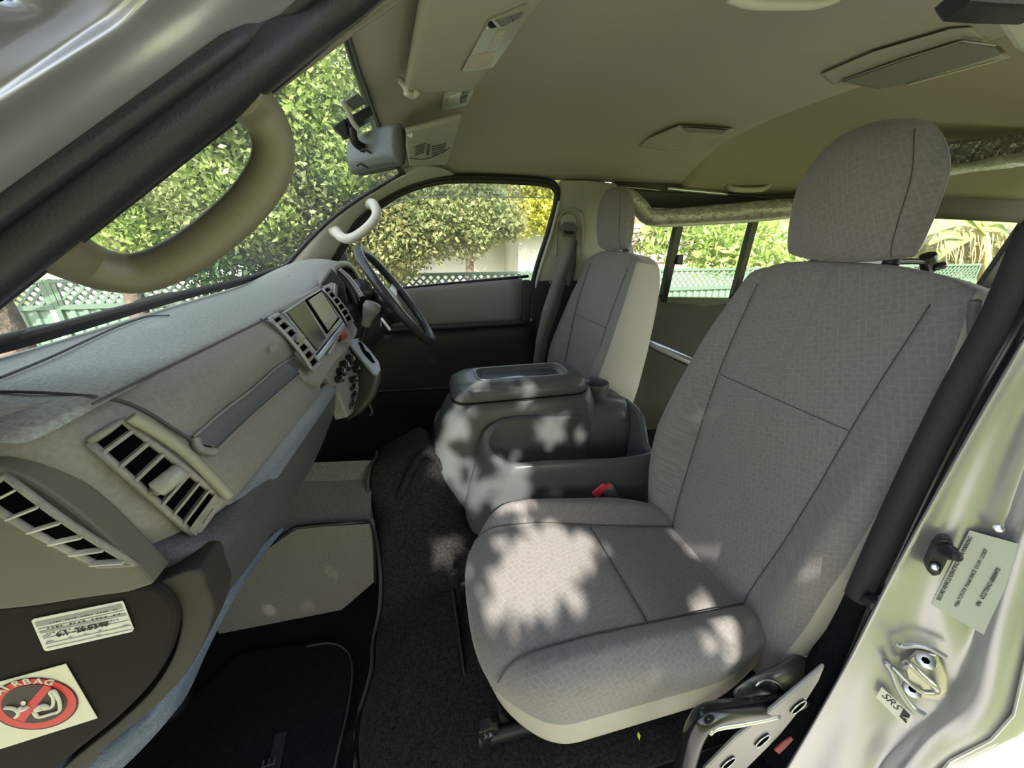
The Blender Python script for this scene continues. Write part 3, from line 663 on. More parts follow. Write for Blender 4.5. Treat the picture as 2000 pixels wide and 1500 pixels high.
vent('side_vent', [A0, A1, A2, A3], 7, dash, .010, slw=.0022, rim=.0026, knob=(.62, .46), end_cap=.15, lab='large curved side air vent with seven slats and a knob')
tube('vent_brow', [A1.lerp(A2, t)+V(.010, -.006, .004+.010*math.sin(PI*t)) for t in (0, .2, .4, .6, .8, 1.0)], .004, mat('brow', (.27, .26, .19), .5), dash, seg=8)
# vent surround shell: blends corner of the dash around the vent
sur = [[A0+V(-.006, -.004, .006), A0+V(-.014, .012, .016), A1+V(-.01, .012, .012), A1+V(.002, .016, .0)],]
# --- end face towards the door: defogger outlet panel + dark lower panel with stickers
EY = .243
def EP(x, y, d=0.): return P(x, y, Y=EY-d)
def smo(px, n=4): return [(p.x, p.y) for p in catmull([V(x, y, 0) for x, y in px], n)]
pl = [(-60, 905), (0, 914), (70, 945), (150, 1000), (230, 1072), (300, 1142), (250, 1158), (150, 1172), (60, 1186), (-80, 1200)]
o = prism('end_cover', [EP(x, y, .003) for x, y in smo(pl[:6])+smo(pl[6:])], (0, .02, 0), mat('end cover grain', (.12, .112, .085), .65, bump=(900, .4, .0007)), dash, bw=.003)
vent('defogger_outlet', [P(-40, 960, Y=.238), P(20, 926, Y=.238), P(268, 1096, Y=.238), P(200, 1098, Y=.238)], 6, dash, .002, rim=.0022, slat_m='trim', slw=.0012, lab='slotted demister outlet on the dash end')
# corner horn below the vent down to the point at (385,1110)
hp = [(150, 1000), (230, 1072), (300, 1142), (380, 1112), (388, 1060), (330, 1010), (230, 935), (160, 890), (60, 880), (0, 912), (70, 942)]
lowp = [(-90, 1190), (60, 1178), (170, 1158), (290, 1146), (330, 1168), (345, 1195), (343, 1235), (325, 1290), (285, 1350), (225, 1410), (150, 1470), (80, 1530), (-90, 1640)]
o = prism('end_panel', [EP(x, y, .001) for x, y in smo(lowp)], (0, .02, 0), M['dashdark'], dash, bw=.004); setp(o, 'black removable panel on the end of the dash')
fr_in = lowp[3:]; 
frm = [(300, 1142), (385, 1112), (405, 1150), (418, 1190), (400, 1250), (360, 1320), (300, 1385), (230, 1440), (170, 1500), (120, 1560), (20, 1640), (80, 1540), (150, 1478), (225, 1418), (290, 1357), (332, 1295), (350, 1238), (352, 1192), (336, 1160)]
o = prism('end_frame', [EP(x, y, -.004) for x, y in smo(frm[:11])+smo(frm[11:])], (0, .03, 0), mat('dark brown frame', (.019, .016, .013), .65, bump=(600, .3, .0005)), dash, bw=.006)
# skirt behind: closes the underside
o = grid('under_cover', [[V(-.33, Y, -.40), V(-.45, Y, -.43), V(-.75, Y, -.45)] for Y in (.40, .6, .9, 1.15, 1.6)], M['black'], dash); sol(o, .006, 0)
# --- stickers on the end panel (parts of the dash end)
def flatq(name, px, d, m, par, th=.0004): return prism(name, [EP(x, y, d) for x, y in px], (0, th, 0), m, par, bw=0)
st = flatq('paper_label', [(66, 1209), (238, 1174), (241, 1177), (261, 1229), (258, 1234), (92, 1272), (86, 1270), (61, 1213)], .0022, M['white'], dash); setp(st, 'small white handwritten label')
def band(px, d, m): return flatq('print', px, d, m, st)
for a, b, c in [((68, 1216), (236, 1180), 9), ((76, 1234), (244, 1198), 4)]:
    band([a, b, (b[0]+3, b[1]+c), (a[0]+3, a[1]+c)], .0026, M['greyink'])
for k, (a, b) in enumerate([((84, 1247), (251, 1211)), ((88, 1258), (255, 1221)), ((91, 1265), (257, 1229)), ((73, 1229), (241, 1192))]):
    band([a, b, (b[0]+.4, b[1]+1.2), (a[0]+.4, a[1]+1.2)], .0026, M['greyink'])
lu = EP(241, 1190)-EP(73, 1226); lv = EP(66, 1209)-EP(92, 1272)
text('print', '6.1 -26.5340', EP(112, 1244, .003), lu, lv, .0060, M['ink'], st)
for a_, b_, n_, h_ in (((92, 1227), (238, 1198), 17, 2.0), ((96, 1217), (232, 1189), 22, 1.2), ((90, 1238), (240, 1208), 24, .9)):
    for q_ in range(n_):
        if (q_*7+n_) % 5 == 0: continue
        f_ = q_/n_; x_, y_ = lerp(a_[0], b_[0], f_), lerp(a_[1], b_[1], f_); w_ = 2.2+1.6*((q_*13) % 3)/2
        band([(x_, y_), (x_+w_, y_-w_*.2), (x_+w_+h_*.35, y_-w_*.2+h_), (x_+h_*.35, y_+h_)], .0029, M['ink'])
for x_, y_, w_ in ((83, 1243, 14), (90, 1254, 13), (134, 1245, 5), (163, 1239, 5), (192, 1232, 5), (238, 1223, 10), (187, 1242, 9)):
    band([(x_, y_), (x_+w_, y_-w_*.2), (x_+w_+.5, y_-w_*.2+1.6), (x_+.5, y_+1.6)], .0029, M['greyink'])
sg = flatq('warning_sticker', [(-60, 1348), (128, 1297), (190, 1403), (14, 1459), (-40, 1475), (-80, 1400)], .0022, M['paper'], dash); setp(sg, 'cream sticker with a red prohibition ring')
c0 = (66, 1375); ex, ey = (86, -8), (10, 50)
def EL(a, r=1.): return (c0[0]+r*(ex[0]*math.cos(a)+ey[0]*math.sin(a)), c0[1]+r*(ex[1]*math.cos(a)+ey[1]*math.sin(a)))
def disk(r, d, m): return flatq('print', [EL(2*PI*k/40, r) for k in range(40)], d, m, sg)
disk(1.0, .0027, M['ink']); disk(.96, .0030, M['red']); disk(.74, .0034, mat('sticker black', (.025, .012, .010), .5))
flatq('print', [(28, 1405), (47, 1410), (100, 1343), (86, 1338)], .0038, M['red'], sg)
fig = mat('figure cream', (.7, .66, .52), .5)
def stroke(pts, wd=.0011): 
    o = tube('print', [EP(x, y, .0040) for x, y in pts], wd, fig, sg, seg=6, n=4, flat=1); return o
stroke([(9, 1382), (24, 1383), (34, 1388), (36, 1395), (30, 1401)]); stroke([(36, 1382), (46, 1385), (54, 1380)], .0016)
flatq('print', [(45+5*math.cos(a), 1374+4.5*math.sin(a)) for a in [2*PI*k/14 for k in range(14)]], .0040, fig, sg)
stroke([(66, 1390), (76, 1400), (100, 1394), (116, 1388), (116, 1370), (106, 1350), (98, 1352), (104, 1362), (102, 1380), (86, 1384), (72, 1388)]); stroke([(70, 1386), (82, 1378), (96, 1382)], .0015)
for k, ch in enumerate('AIRBAG'):
    a = math.radians(218+k*14.5); p = EL(a, .85); pn = EL(a+.1, .85); pu = EL(a, 1.0)
    text('print', ch, EP(p[0], p[1]+3, .0034), EP(*pn)-EP(*p), EP(*pu)-EP(*p), .0075, fig, sg)
# --- centre fascia plane
n_f = V(.91, 0, .41).normalized(); p_f = V(-.224, .9, -.17)
def F(x, y, d=0.): return onp(x, y, p_f+n_f*d, n_f)
fas = [(505, 618), (545, 600), (590, 578), (628, 556), (655, 578), (680, 612), (700, 645), (692, 668), (672, 690), (648, 720), (628, 752), (600, 745), (570, 700), (540, 655)]
o = prism('centre_fascia', [F(x, y, 0) for x, y in fas], -n_f*.03, M['dash'], dash, bw=.004)
def fq(name, px, d, m, th=.006, bw=.001): return prism(name, [F(x, y, d) for x, y in px], -n_f*th, m, dash, bw=bw)
vent('centre_vent', [F(523, 626, .016), F(539, 616, .014), F(621, 712, .010), F(607, 726, .012)], 7, dash, .004, rim=.0035, mr='bezel', slw=.005, knob=(.5, .45), lab='curved centre air vent with satin rim')
fq('screen_bezel', [(556, 608), (627, 563), (671, 627), (619, 690)], .010, M['bezel'], .012, .002)
o = fq('dark_panel', [(561, 609), (594, 587), (637, 660), (620, 685)], .0125, M['screen'], .003); setp(o, 'dark olive blank panel')
o = fq('screen_recess', [(597, 585), (629, 566), (664, 622), (640, 652)], .0125, M['void'], .003)
o = fq('touch_screen', [(603, 586), (629, 569), (661, 620), (643, 645)], .015, M['screen2'], .003); setp(o, 'pale reflective screen')
fq('pocket', [(611, 672), (637, 661), (621, 684)], .0135, M['black'], .002, 0)
o = fq('console_strip', [(621, 693), (672, 628), (677, 640), (625, 704)], .012, mat('cool silver strip', (.34, .40, .48), .25, .4), .012, .002)
fq('card_slot', [(641, 688), (664, 652), (666, 655), (643, 692)], .006, M['bezel'], .003, 0)
vent('centre_vent', [F(629, 566, .006), F(638, 561, .006), F(688, 628, .006), F(678, 636, .006)], 6, dash, .004, rim=.0028, mr='bezel', slw=.005, lab='narrow right hand centre vent')
o = fq('hazard_button', [(666, 648), (672, 640), (679, 650), (678, 660), (670, 664)], .014, mat('hazard red', (.28, .02, .02), .4), .012, .001); setp(o, 'red hazard switch')
# climate panel with dark dials
n_c = V(.97, -.1, .22).normalized(); p_c = P(690, 740, Y=.93)
def CF(x, y, d=0.): return onp(x, y, p_c+n_c*d, n_c)
o = prism('climate_panel', [CF(x, y, 0) for x, y in [(636, 733), (672, 670), (690, 688), (700, 720), (702, 760), (690, 806), (680, 815), (664, 775)]], -n_c*.03, M['dash'], dash, bw=.004)
for (x, y, r) in [(679, 703, .013), (668, 716, .014), (660, 728, .011), (656, 742, .008), (690, 722, .010), (684, 742, .008)]:
    c = CF(x, y, .0); cyl('dial', c, c+n_c*.016, r, M['gloss'], dash, seg=18); cyl('dial_cap', c+n_c*.016, c+n_c*.0175, r*.45, M['bezel'], dash, seg=12)
for (x, y) in [(690, 756), (692, 772), (688, 790)]:
    c = CF(x, y, .004); box('radio_button', c, (.006, .035, .010), M['gloss'], dash, bw=.002)
# instrument hood and cluster (driver side)
hoodp = [(1.08, -.245, -.150), (1.10, -.238, -.105), (1.14, -.244, -.078), (1.22, -.258, -.064), (1.35, -.262, -.060), (1.48, -.262, -.066), (1.57, -.26, -.090), (1.60, -.25, -.13)]
ho = catmull([V(x, y, z) for y, x, z in hoodp], 4); hi = [p+V(-.16, 0, -.03)+(V(0, 1.34, -.12)-V(0, p.y, p.z))*.12 for p in ho]; he = [p+V(.010, 0, -.006) for p in ho]
o = grid('instrument_hood', [hi, ho, he, [p+V(.002, 0, -.012)+(V(0, 1.34, -.12)-V(0, p.y, p.z))*.06 for p in ho]], M['dash'], dash); sol(o, .008, 0)
box('instrument_panel', (-.345, 1.34, -.15), (.01, .46, .14), M['void'], dash, bw=0)
tube('hood_edge', [p+V(.006, 0, -.002) for p in ho], .0035, M['bezel'], dash, seg=8, n=1)
tube('cluster_lens_edge', [P(x, y, Y=1.24) for x, y in [(645, 530), (668, 548), (678, 575), (676, 590), (670, 602)]], .004, M['bezel'], dash, seg=8)
# lower driver side shroud between cluster and wheel
for nm, pts, r, mm in [('gauge_rim', [(662, 528), (680, 545), (697, 568), (704, 580)], .010, 'bezel'), ('gauge_visor', [(655, 532), (674, 551), (688, 575), (694, 590)], .016, 'black')]:
    tube(nm, [P(x, y, Y=1.22) for x, y in pts], r, M[mm], dash, seg=10)
o = prism('cluster_side', [P(x, y, Y=1.10) for x, y in [(626, 555), (648, 524), (672, 552), (680, 590), (672, 602)]], (-.01, .03, 0), M['black'], dash, bw=.003)
o = box('driver_lower_dash', (-.30, 1.33, -.31), (.16, .52, .30), M['doorlow'], dash, bw=.03)
# gear console: sloping tongue under the centre stack
gpl = [(676, 664), (700, 660), (722, 682), (740, 706), (744, 722), (738, 732), (728, 726), (706, 700)]
n_g = V(.55, -.25, .80).normalized(); p_g = P(715, 690, Y=.99)
def G(x, y, d=0.): return onp(x, y, p_g+n_g*d, n_g)
bodyp = [V(0, 0, 0)]
top = [G(x, y, 0) for x, y in gpl]
o = prism('gear_plate', [G(x, y, .004) for x, y in gpl], -n_g*.008, M['bezel'], dash, bw=.002)
o = prism('gear_slot', [G(x, y, .0055) for x, y in [(700, 668), (706, 668), (714, 684), (722, 690), (733, 708), (728, 708), (716, 696), (708, 686)]], -n_g*.003, M['void'], dash, bw=0)
rg = []
cen = sum(top, V(0, 0, 0))/len(top)
for k, (dx, dz, s) in enumerate([(0, -.004, 1.0), (-.005, -.03, 1.02), (-.02, -.07, .95), (-.05, -.11, .8), (-.08, -.14, .6)]):
    rg.append([cen+(p-cen)*s+V(dx, 0, dz) for p in top])
o = grid('gear_console', rg, mat('gear shroud', (.05, .05, .045), .4), dash, closed_u=True, cap=True)
cyl('stalk', P(745, 622, Y=1.12), P(762, 645, Y=1.10), .004, M['lens'], dash)
tube('hanging_wire', [P(x, y, Y=1.1) for x, y in [(714, 770), (722, 790), (727, 806), (722, 812)]], .002, M['tan'], dash, seg=6)
# ================================================================ GEAR LEVER
gb = P(707, 662, Y=1.0)
gl = empty('gear_lever', gb); setp(gl, 'grey bulb knob gear lever rising from the centre stack', 'gear lever')
tube('shaft', [P(707, 664, Y=1.0), P(712, 640, Y=.985), P(717, 625, Y=.975)], [.008, .010, .011], M['gloss'], gl, seg=12)
tube('knob', [P(714, 636, Y=.976), P(718, 622, Y=.972), P(722, 611, Y=.970), P(726, 601, Y=.966), P(729, 593, Y=.965), P(730, 590, Y=.965)], [.010, .012, .017, .021, .019, .008], M['tan'], gl, seg=18)
# ================================================================ STEERING WHEEL
wc = V(-.091, 1.36, -.178); wt_ = V(-.214, 0, .321).normalized()  # up along the rim
wu_ = V(0, 1, 0); wn = wu_.cross(wt_); wn = wn if wn.x > 0 else -wn
sw = empty('steering_wheel', wc); setp(sw, 'black three spoke steering wheel seen almost edge on', 'steering wheel')
R_ = .190
def ringtube(name, c, u, v, R, r, m, par, n=48, seg=12, a0=0, a1=2*PI):
    n_ = u.cross(v); rings = []
    for k in range(n+1):
        a = a0+(a1-a0)*k/n; d = u*math.cos(a)+v*math.sin(a)
        rings.append([c+d*R+(d*math.cos(b)+n_*math.sin(b))*r for b in [2*PI*j/seg for j in range(seg)]])
    return grid(name, rings, m, par, closed_u=True, cap=(abs(a1-a0-2*PI) > .01))
whm = mat('wheel rubber', (.035, .04, .045), .33)
ringtube('rim', wc, wu_, wt_, R_, .015, whm, sw)
hub = [(0, .05, .0), (.6, .048, .0), (1., .035, .02), (1., .0, .035)]
rg = []
for (rr_, hh) in [(.078, -.05), (.085, -.03), (.080, -.012), (.062, .0), (.02, .006)]:
    rg.append([wc+wu_*math.cos(a)*rr_+wt_*math.sin(a)*rr_*.85+wn*(hh-.01) for a in [2*PI*k/28 for k in range(28)]])
grid('hub', rg, whm, sw, closed_u=True, cap=True)
for a in (.15, PI-.15, -PI/2):
    d = wu_*math.cos(a)+wt_*math.sin(a); s = d.cross(wn)
    prism('spoke', [wc+d*.06+s*.022-wn*.02, wc+d*(R_-.004)+s*.014-wn*.002, wc+d*(R_-.004)-s*.014-wn*.002, wc+d*.06-s*.022-wn*.02], wn*-.012, M['bezel'] if a > 0 else whm, sw, bw=.003)
tube('column_shroud', [wc-wn*.04, wc-wn*.09, wc-wn*.16+V(0, 0, -.01), wc-wn*.24+V(0, 0, -.02)], [.06, .065, .07, .07], M['doorlow'], sw, seg=20)
cyl('column_stalk', wc-wn*.07+V(0, -.05, 0), wc-wn*.06+V(0, -.19, -.03), .006, M['black'], sw)
tube('gauge_pod', [P(703, 575, Y=1.33), P(706, 568, Y=1.30), P(708, 562, Y=1.28)], [.03, .034, .03], whm, sw, seg=18)
# ================================================================ SEATS
def build_seat(label):
    cy = .57; base = V(.36, cy, -.86)
    s = empty('front_seat', base); setp(s, label, 'car seat')
    th = math.radians(9.5); O = V(.655, cy, -.86); d = V(math.sin(th), 0, math.cos(th)); n = V(-math.cos(th), 0, math.sin(th)); H = .835
    Wt = [(0, .215), (.08, .235), (.22, .258), (.36, .268), (.5, .262), (.65, .243), (.76, .222), (.835, .205)]
    seamt = [(0, .115), (.15, .125), (.3, .140), (.45, .150), (.6, .155), (.835, .160)]
    def back(sv, t, side, e):
        v = H*(t+1)/2; W = interp(Wt, v); u = sv*W
        v2 = v-.035*abs(sv)**3*sstep(.6, H, v)
        if side > 0:
            su = interp(seamt, v); a = abs(u)
            bol = (.018+.052*math.exp(-((v-.33)/.22)**2))*sstep(su-.005, su+.085, a)*e
            tck = .045*e+bol
            tck += .012*math.sin(PI*min(1, v/H))*e+ .014*math.exp(-((v-.16)/.12)**2)*(1-sstep(su-.02, su+.03, a))
            tck -= .006*math.exp(-((a-su)/.006)**2)
            if a < su: tck -= .006*math.exp(-((v-.555+.0*u)/.005)**2)
            tck += .03*sstep(.55, .8, v)*-.4*e
        else: tck = -(.105+.02*(1-abs(sv)**2))*e
        lean = .05*sstep(.45, .83, v)*0
        return O+d*v2+n*tck+V(0, u, 0)
    vs, fs, pr = pillow(back, 72, 96, 5, 7)
    uv = [(v.y-cy+(1 if p[0] > 0 else -1)*(.07-((v-O).dot(n))), (v-O).dot(d)) for v, p in zip(vs, pr)]
    def isback(f): return all(pr[i][2] < 0 or pr[i][3] == 0 for i in f) or (sum(pr[i][0] for i in f)/4 < -.952)
    def side_front(f):  # fabric: front sheet without the outermost roll
        return not isback(f)
    a, b, c = splitobj(vs, fs, lambda f: side_front(f), uv); o = pyd('backrest', a, b, M['fabric'], s, uvs=c)
    a, b, c = splitobj(vs, fs, lambda f: isback(f), uv); o = pyd('backrest_shell', a, b, M['skirt'], s, uvs=c); setp(o, 'plain beige vinyl back of the backrest')
    def bp(u, v, off=.0):
        W = interp(Wt, v); sv = u/W; t = 2*v/H-1
        e = max(0, 1-abs(sv)**5)**.2*max(0, 1-abs(t)**7)**(1/7.); return back(sv, t, 1, e)+n*off
    for sg in (-1, 1):
        tube('seam', [bp(sg*interp(seamt, v), v, .0056) for v in [.03+.76*k/26 for k in range(27)]], .0010, M['seam'], s, seg=6, n=2)
        0 and tube('piping', [O+d*(v-.035*.9*sstep(.6, H, v))+n*.004+V(0, sg*(interp(Wt, v)+.0005), 0) for v in [.03+.76*k/20 for k in range(21)]], .0022, M['seam'], s, seg=6, n=2)
    tube('seam', [bp(u, .555, .0056) for u in [-.15+.30*k/16 for k in range(17)]], .0009, M['seam'], s, seg=6, n=1)
    # headrest
    hc = V(.785, cy+.010, .080); hd = V(math.sin(-.15), 0, math.cos(.15)); hn = V(-hd.z, 0, hd.x)
    def head(sv, t, side, e):
        W = .118*(1-.10*max(0, t)**2)
        u = sv*W*math.sqrt(max(0, 1-.42*t*t*(1 if t > 0 else .25))); v = t*.112*math.sqrt(1-.42*sv*sv*(1 if t > 0 else .5))
        k = .052 if side > 0 else -.045
        return hc+hd*v+hn*(k*e*(1-.25*sv*sv)+.010*(1-t))+V(0, u, 0)
    vs, fs, pr = pillow(head, 44, 40, 2.6, 2.8)
    o = pyd('headrest', vs, fs, M['fabric'], s, uvs=[(p[0]*.14, p[1]*.12+.5*(p[2] < 0)) for p in pr])
    tube('headrest_seam', [head(-.80, t, 1, max(0, 1-.8**2.6)**(1/2.6)*max(0, 1-abs(t)**2.8)**(1/2.8))+hn*.0006 for t in [-.95+1.85*k/18 for k in range(19)]], .0008, M['seam'], o, seg=6, n=1).name = 'seam'
    for sg in (-1, 1):
        pb = O+d*(H-.035)+V(0, sg*.065, 0)+n*.002; pt = hc-hd*.10+V(0, sg*.065, 0)
        cyl('headrest_post', pb-d*.02, pt, .0065, M['chrome'], s, seg=14)
        q = tube('post_guide', [pb+d*.012, pb+d*.028, pb+d*.034], [.026, .022, .015], M['tan'], s, seg=20, flat=.75, smooth_path=False)
        cyl('guide_collar', pb+d*.034, pb+d*.046, .012, M['black'], s, seg=14)
    # cushion
    cx0 = .035; LN_ = .655
    def CW(a): return .236-.075*max(0, 1-a/.24)**2.4-.05*sstep(.62, 1, a)
    def cus(sv, t, side, e):
        a = (t+1)/2; X = cx0+LN_*a
        W = CW(a)
        u = sv*W; X += .030*abs(sv)**3*(1-sstep(0, .3, a)) + (0 if side > 0 else .015*(1-a))
        su = interp([(0, .150), (.3, .150), (.55, .135), (1, .115)], a)
        top = interp([(0, -.02), (.1, .012), (.3, .016), (.55, -.012), (.8, -.035), (1, -.05)], a)
        if side > 0:
            h = .046+top; b = (.040*sstep(su-.01, su+.055, abs(u)))*(1 if a < .75 else 1-sstep(.75, 1, a)*.5)*sstep(0, .2, a)
            z = (h+b+.012)*e; z -= .005*math.exp(-((abs(u)-su)/.006)**2)
            am = .52+.03*(u/.15)
            if abs(u) < su: z -= .006*math.exp(-((a-.52)/.010)**2)
        else: z = -(.108-.015*a)*e
        return V(X, cy+u, -.738-.014*a+z)
    vs, fs, pr = pillow(cus, 80, 90, 5.5, 5.5); zz = [v.z for v in vs]
    uv = [(v.y-cy+(1 if p[0] > 0 else -1)*(-v.z-.68)*sstep(.5, .9, abs(p[0])), v.x-(-v.z-.68)*(1-sstep(-.95, -.6, p[1]))) for v, p in zip(vs, pr)]
    def low_(f): return all(pr[i][2] < 0 or pr[i][3] == 0 for i in f)
    a, b, c = splitobj(vs, fs, lambda f: not low_(f), uv); o = pyd('seat_cushion', a, b, M['fabric'], s, uvs=c)
    a, b, c = splitobj(vs, fs, low_, uv); o = pyd('cushion_skirt', a, b, M['skirt'], s, uvs=c); setp(o, 'plain beige vinyl lower band of the cushion')
    def cp(u, a, off):
        W = CW(a); sv = u/W; t = 2*a-1
        e = max(0, 1-abs(sv)**5.5)**(1/5.5)*max(0, 1-abs(t)**5.5)**(1/5.5); return cus(sv, t, 1, e)+V(0, 0, off)
    for sg in (-1, 1):
        tube('seam', [cp(sg*(interp([(0, .165), (.06, .158), (.3, .150), (.55, .135), (1, .115)], a)), a, .0042) for a in [.012+.9*k/24 for k in range(25)]], .0014, M['seam'], s, seg=6, n=2)
    tube('seam', [cp(u, .52, .0048) for u in [-.136+.272*k/12 for k in range(13)]], .0014, M['seam'], s, seg=6, n=1)
    return s, cp, bp
seat, cp, bp = build_seat('near passenger seat in grey patterned cloth, large in the foreground')
# second seat before the fittings that only the near one shows
seat2 = copy_tree(seat); seat2.location = seat.location+V(-.040, .835, .004); seat2['label'] = 'driver seat in grey cloth behind the steering wheel'
seat['group'] = 'front seats'; seat2['group'] = 'front seats'
# beige side face on the driver seat (towards the aisle)
th = math.radians(9.5)
def shell_side(s, off):
    cy = .57; O = V(.655, cy, -.86); d = V(math.sin(th), 0, math.cos(th)); n = V(-math.cos(th), 0, math.sin(th))
    Wt = [(0, .215), (.08, .235), (.22, .258), (.36, .268), (.5, .262), (.65, .243), (.76, .222), (.80, .205)]
    rows = []
    for w_, k in ((.030, .004), (-.01, .012), (-.05, .012), (-.085, .006), (-.105, -.02)):
        rows.append([O+d*v+n*(w_+.03*math.exp(-((v-.33)/.22)**2))+V(0, -(interp(Wt, v)+k), 0)+off for v in [.05+.745*q/16 for q in range(17)]])
    o = grid('side_panel', rows, M['skirt'], s); sub(o, 1); sol(o, .004, 0); setp(o, 'plain beige vinyl side of the backrest'); return o
#o = shell_side(seat2, V(-.040, .835, .004))
# near seat fittings
nq = lambda x, y, Y: P(x, y, Y=Y)
def plate(name, px, Y, th_, m, par, bw=.002, lab=None):
    o = prism(name, [P(x, y, Y=Y) for x, y in px], (0, th_, 0), m, par, bw=bw)
    if lab: setp(o, lab)
    return o
steel = mat('recliner steel', (.20, .205, .20), .35, .7)
o = grid('recliner_cover', [[P(x, y, Y=Y) for x, y, Y in r] for r in [
    [(1425, 1350, .330), (1470, 1318, .325), (1515, 1300, .325), (1550, 1280, .33), (1562, 1268, .335), (1600, 1292, .335)],
    [(1438, 1364, .322), (1480, 1335, .312), (1520, 1318, .310), (1560, 1300, .315), (1590, 1290, .32), (1612, 1300, .32)],
    [(1450, 1372, .318), (1490, 1358, .306), (1525, 1348, .304), (1565, 1335, .306), (1595, 1318, .31), (1606, 1305, .315)],
    [(1465, 1385, .320), (1500, 1378, .308), (1530, 1376, .306), (1560, 1368, .306), (1585, 1345, .31), (1604, 1312, .315)]]], steel, seat); sub(o, 2); sol(o, .003, 0); setp(o, 'bare steel recliner cover')
cyl('pivot_hole', P(1524, 1348, Y=.302), P(1524, 1348, Y=.306), .0045, M['void'], seat)
tube('pivot_boss', [P(1500+28*math.cos(a), 1352-24*math.sin(a), Y=.303) for a in [.1, .6, 1.1, 1.6, 2.1, 2.6]], .0022, M['bolt'], seat, seg=8)
o = tube('padded_handle', [P(x, y, Y=Y) for x, y, Y in [(1325, 1560, .27), (1342, 1480, .27), (1362, 1420, .27), (1392, 1395, .27), (1470, 1384, .28), (1540, 1372, .29), (1590, 1350, .30)]], .0155, M['gloss'], seat, seg=16); setp(o, 'glossy black padded bar beside the cushion')
o = tube('handle_core', [P(x, y, Y=Y) for x, y, Y in [(1385, 1430, .262), (1400, 1420, .262), (1450, 1412, .265), (1520, 1398, .27)]], .005, M['chrome'], seat, seg=10)
strap = prism('side_bracket', [P(x, y, Y=.268) for x, y in [(1375, 1505), (1440, 1440), (1510, 1385), (1570, 1335), (1612, 1300), (1600, 1330), (1565, 1385), (1520, 1440), (1470, 1490), (1440, 1520), (1380, 1520)]], (0, .006, 0), mat('grey painted bracket', (.30, .295, .28), .35, .6), seat, bw=.002); setp(strap, 'grey slotted steel bracket')
for (x, y) in [(1490, 1448), (1423, 1492), (1560, 1382)]:
    c = P(x, y, Y=.2655); u = (P(x+20, y-19, Y=.2655)-c).normalized(); v = u.cross(V(0, 1, 0))
    pts = [c+u*(.0165*math.cos(a))+v*(.0095*math.sin(a)) for a in [2*PI*k/20 for k in range(20)]]
    o = prism('slot', pts, (0, .002, 0), M['void'], strap, bw=0)
    tube('slot_rim', pts+[pts[0]], .0011, M['chrome'], strap, seg=6, smooth_path=False)
plate('red_mark', [(1513, 1466), (1530, 1450), (1546, 1440), (1549, 1445), (1536, 1460), (1522, 1473)], .262, .002, mat('faded red', (.22, .03, .04), .7), seat, 0)
for x, y in [(1400, 900)]: pass
# tilt bar at the front and slide rail
o = tube('slide_bar', [P(x, y, Y=Y) for x, y, Y in [(884, 1152, .74), (890, 1200, .69), (900, 1270, .60), (910, 1330, .54), (930, 1354, .52), (965, 1360, .50), (1000, 1350, .5)]], .0075, M['gloss'], seat, seg=12); setp(o, 'bent glossy black slide release bar')
box('bar_bracket', P(888, 1128, Y=.74), (.022, .02, .05), M['black'], seat, bw=.004)
rl = tube('slide_rail', [V(.03, .40, -.852), V(.35, .40, -.852), V(.66, .40, -.85)], .014, M['black'], seat, seg=8, flat=.8)
rl = tube('slide_rail', [V(.03, .74, -.852), V(.35, .74, -.852), V(.66, .74, -.85)], .014, M['black'], seat, seg=8, flat=.8)
box('seat_base', (.38, .57, -.832), (.50, .36, .04), M['black'], seat, bw=.004)
tube('rail_foot', [P(x, y, Y=.40) for x, y in [(955, 1425), (948, 1445), (955, 1475), (985, 1480)]], [.011, .013, .012, .008], M['gloss'], seat, seg=12)
plate('rail_bracket', [(935, 1432), (958, 1422), (975, 1425), (985, 1478), (960, 1484), (938, 1478)], .395, .02, M['gloss'], seat, .003)
tube('rail_bracket_tip', [P(x, y, Y=.40) for x, y in [(975, 1478), (1010, 1470), (1030, 1474), (1062, 1472)]], .006, M['gloss'], seat, seg=10)
plate('front_foot', [(975, 1395), (1010, 1420), (1040, 1440), (1040, 1475), (990, 1475), (975, 1440)], .41, .03, M['black'], seat, .003)
# seat side lever / belt guide at the shoulder edge
tube('shoulder_clip', [P(x, y, Y=.335) for x, y in [(1905, 588), (1900, 620), (1902, 650)]], .006, M['tan'], seat, seg=10)
# headrest release knob behind near seat (black belt hook between shoulder and window)
hk = empty('coat_hook', P(1800, 512, Y=.62)); setp(hk, 'black knob and bar behind the near headrest', 'hook')
tube('bar', [P(x, y, Y=.62) for x, y in [(1742, 512), (1775, 510), (1810, 512)]], .006, M['gloss'], hk)
cyl('knob', P(1812, 498, Y=.62), P(1815, 528, Y=.62), .014, M['gloss'], hk, seg=18); cyl('collar', P(1822, 522, Y=.61), P(1845, 518, Y=.60), .008, M['gloss'], hk)
# ================================================================ BUCKLES AND BELTS
bk = empty('seat_belt_buckle', P(1210, 1010, Y=.82)); setp(bk, 'grey belt buckle with bright red button beside the near cushion', 'buckle')
b0 = P(1225, 1015, Y=.825); b1 = P(1188, 955, Y=.825); bd = (b1-b0).normalized(); bs = bd.cross(V(0, -1, 0)).normalized()
prism('housing', [b0-bs*.016-bd*.01, b0+bs*.016-bd*.01, b1+bs*.019, b1-bs*.019], (0, .026, 0), M['tan'], bk, bw=.005)
prism('release_button', [b1-bs*.015-bd*.004, b1+bs*.015-bd*.004, b1+bs*.014+bd*.004, b1-bs*.014+bd*.004], (0, .018, 0), M['redb'], bk, bw=.002).location += V(0, .003, 0)
prism('button_face', [P(x, y, Y=.822) for x, y in [(1156, 963), (1178, 945), (1190, 950), (1166, 974)]], (0, .004, 0), M['redb'], bk, bw=.001)
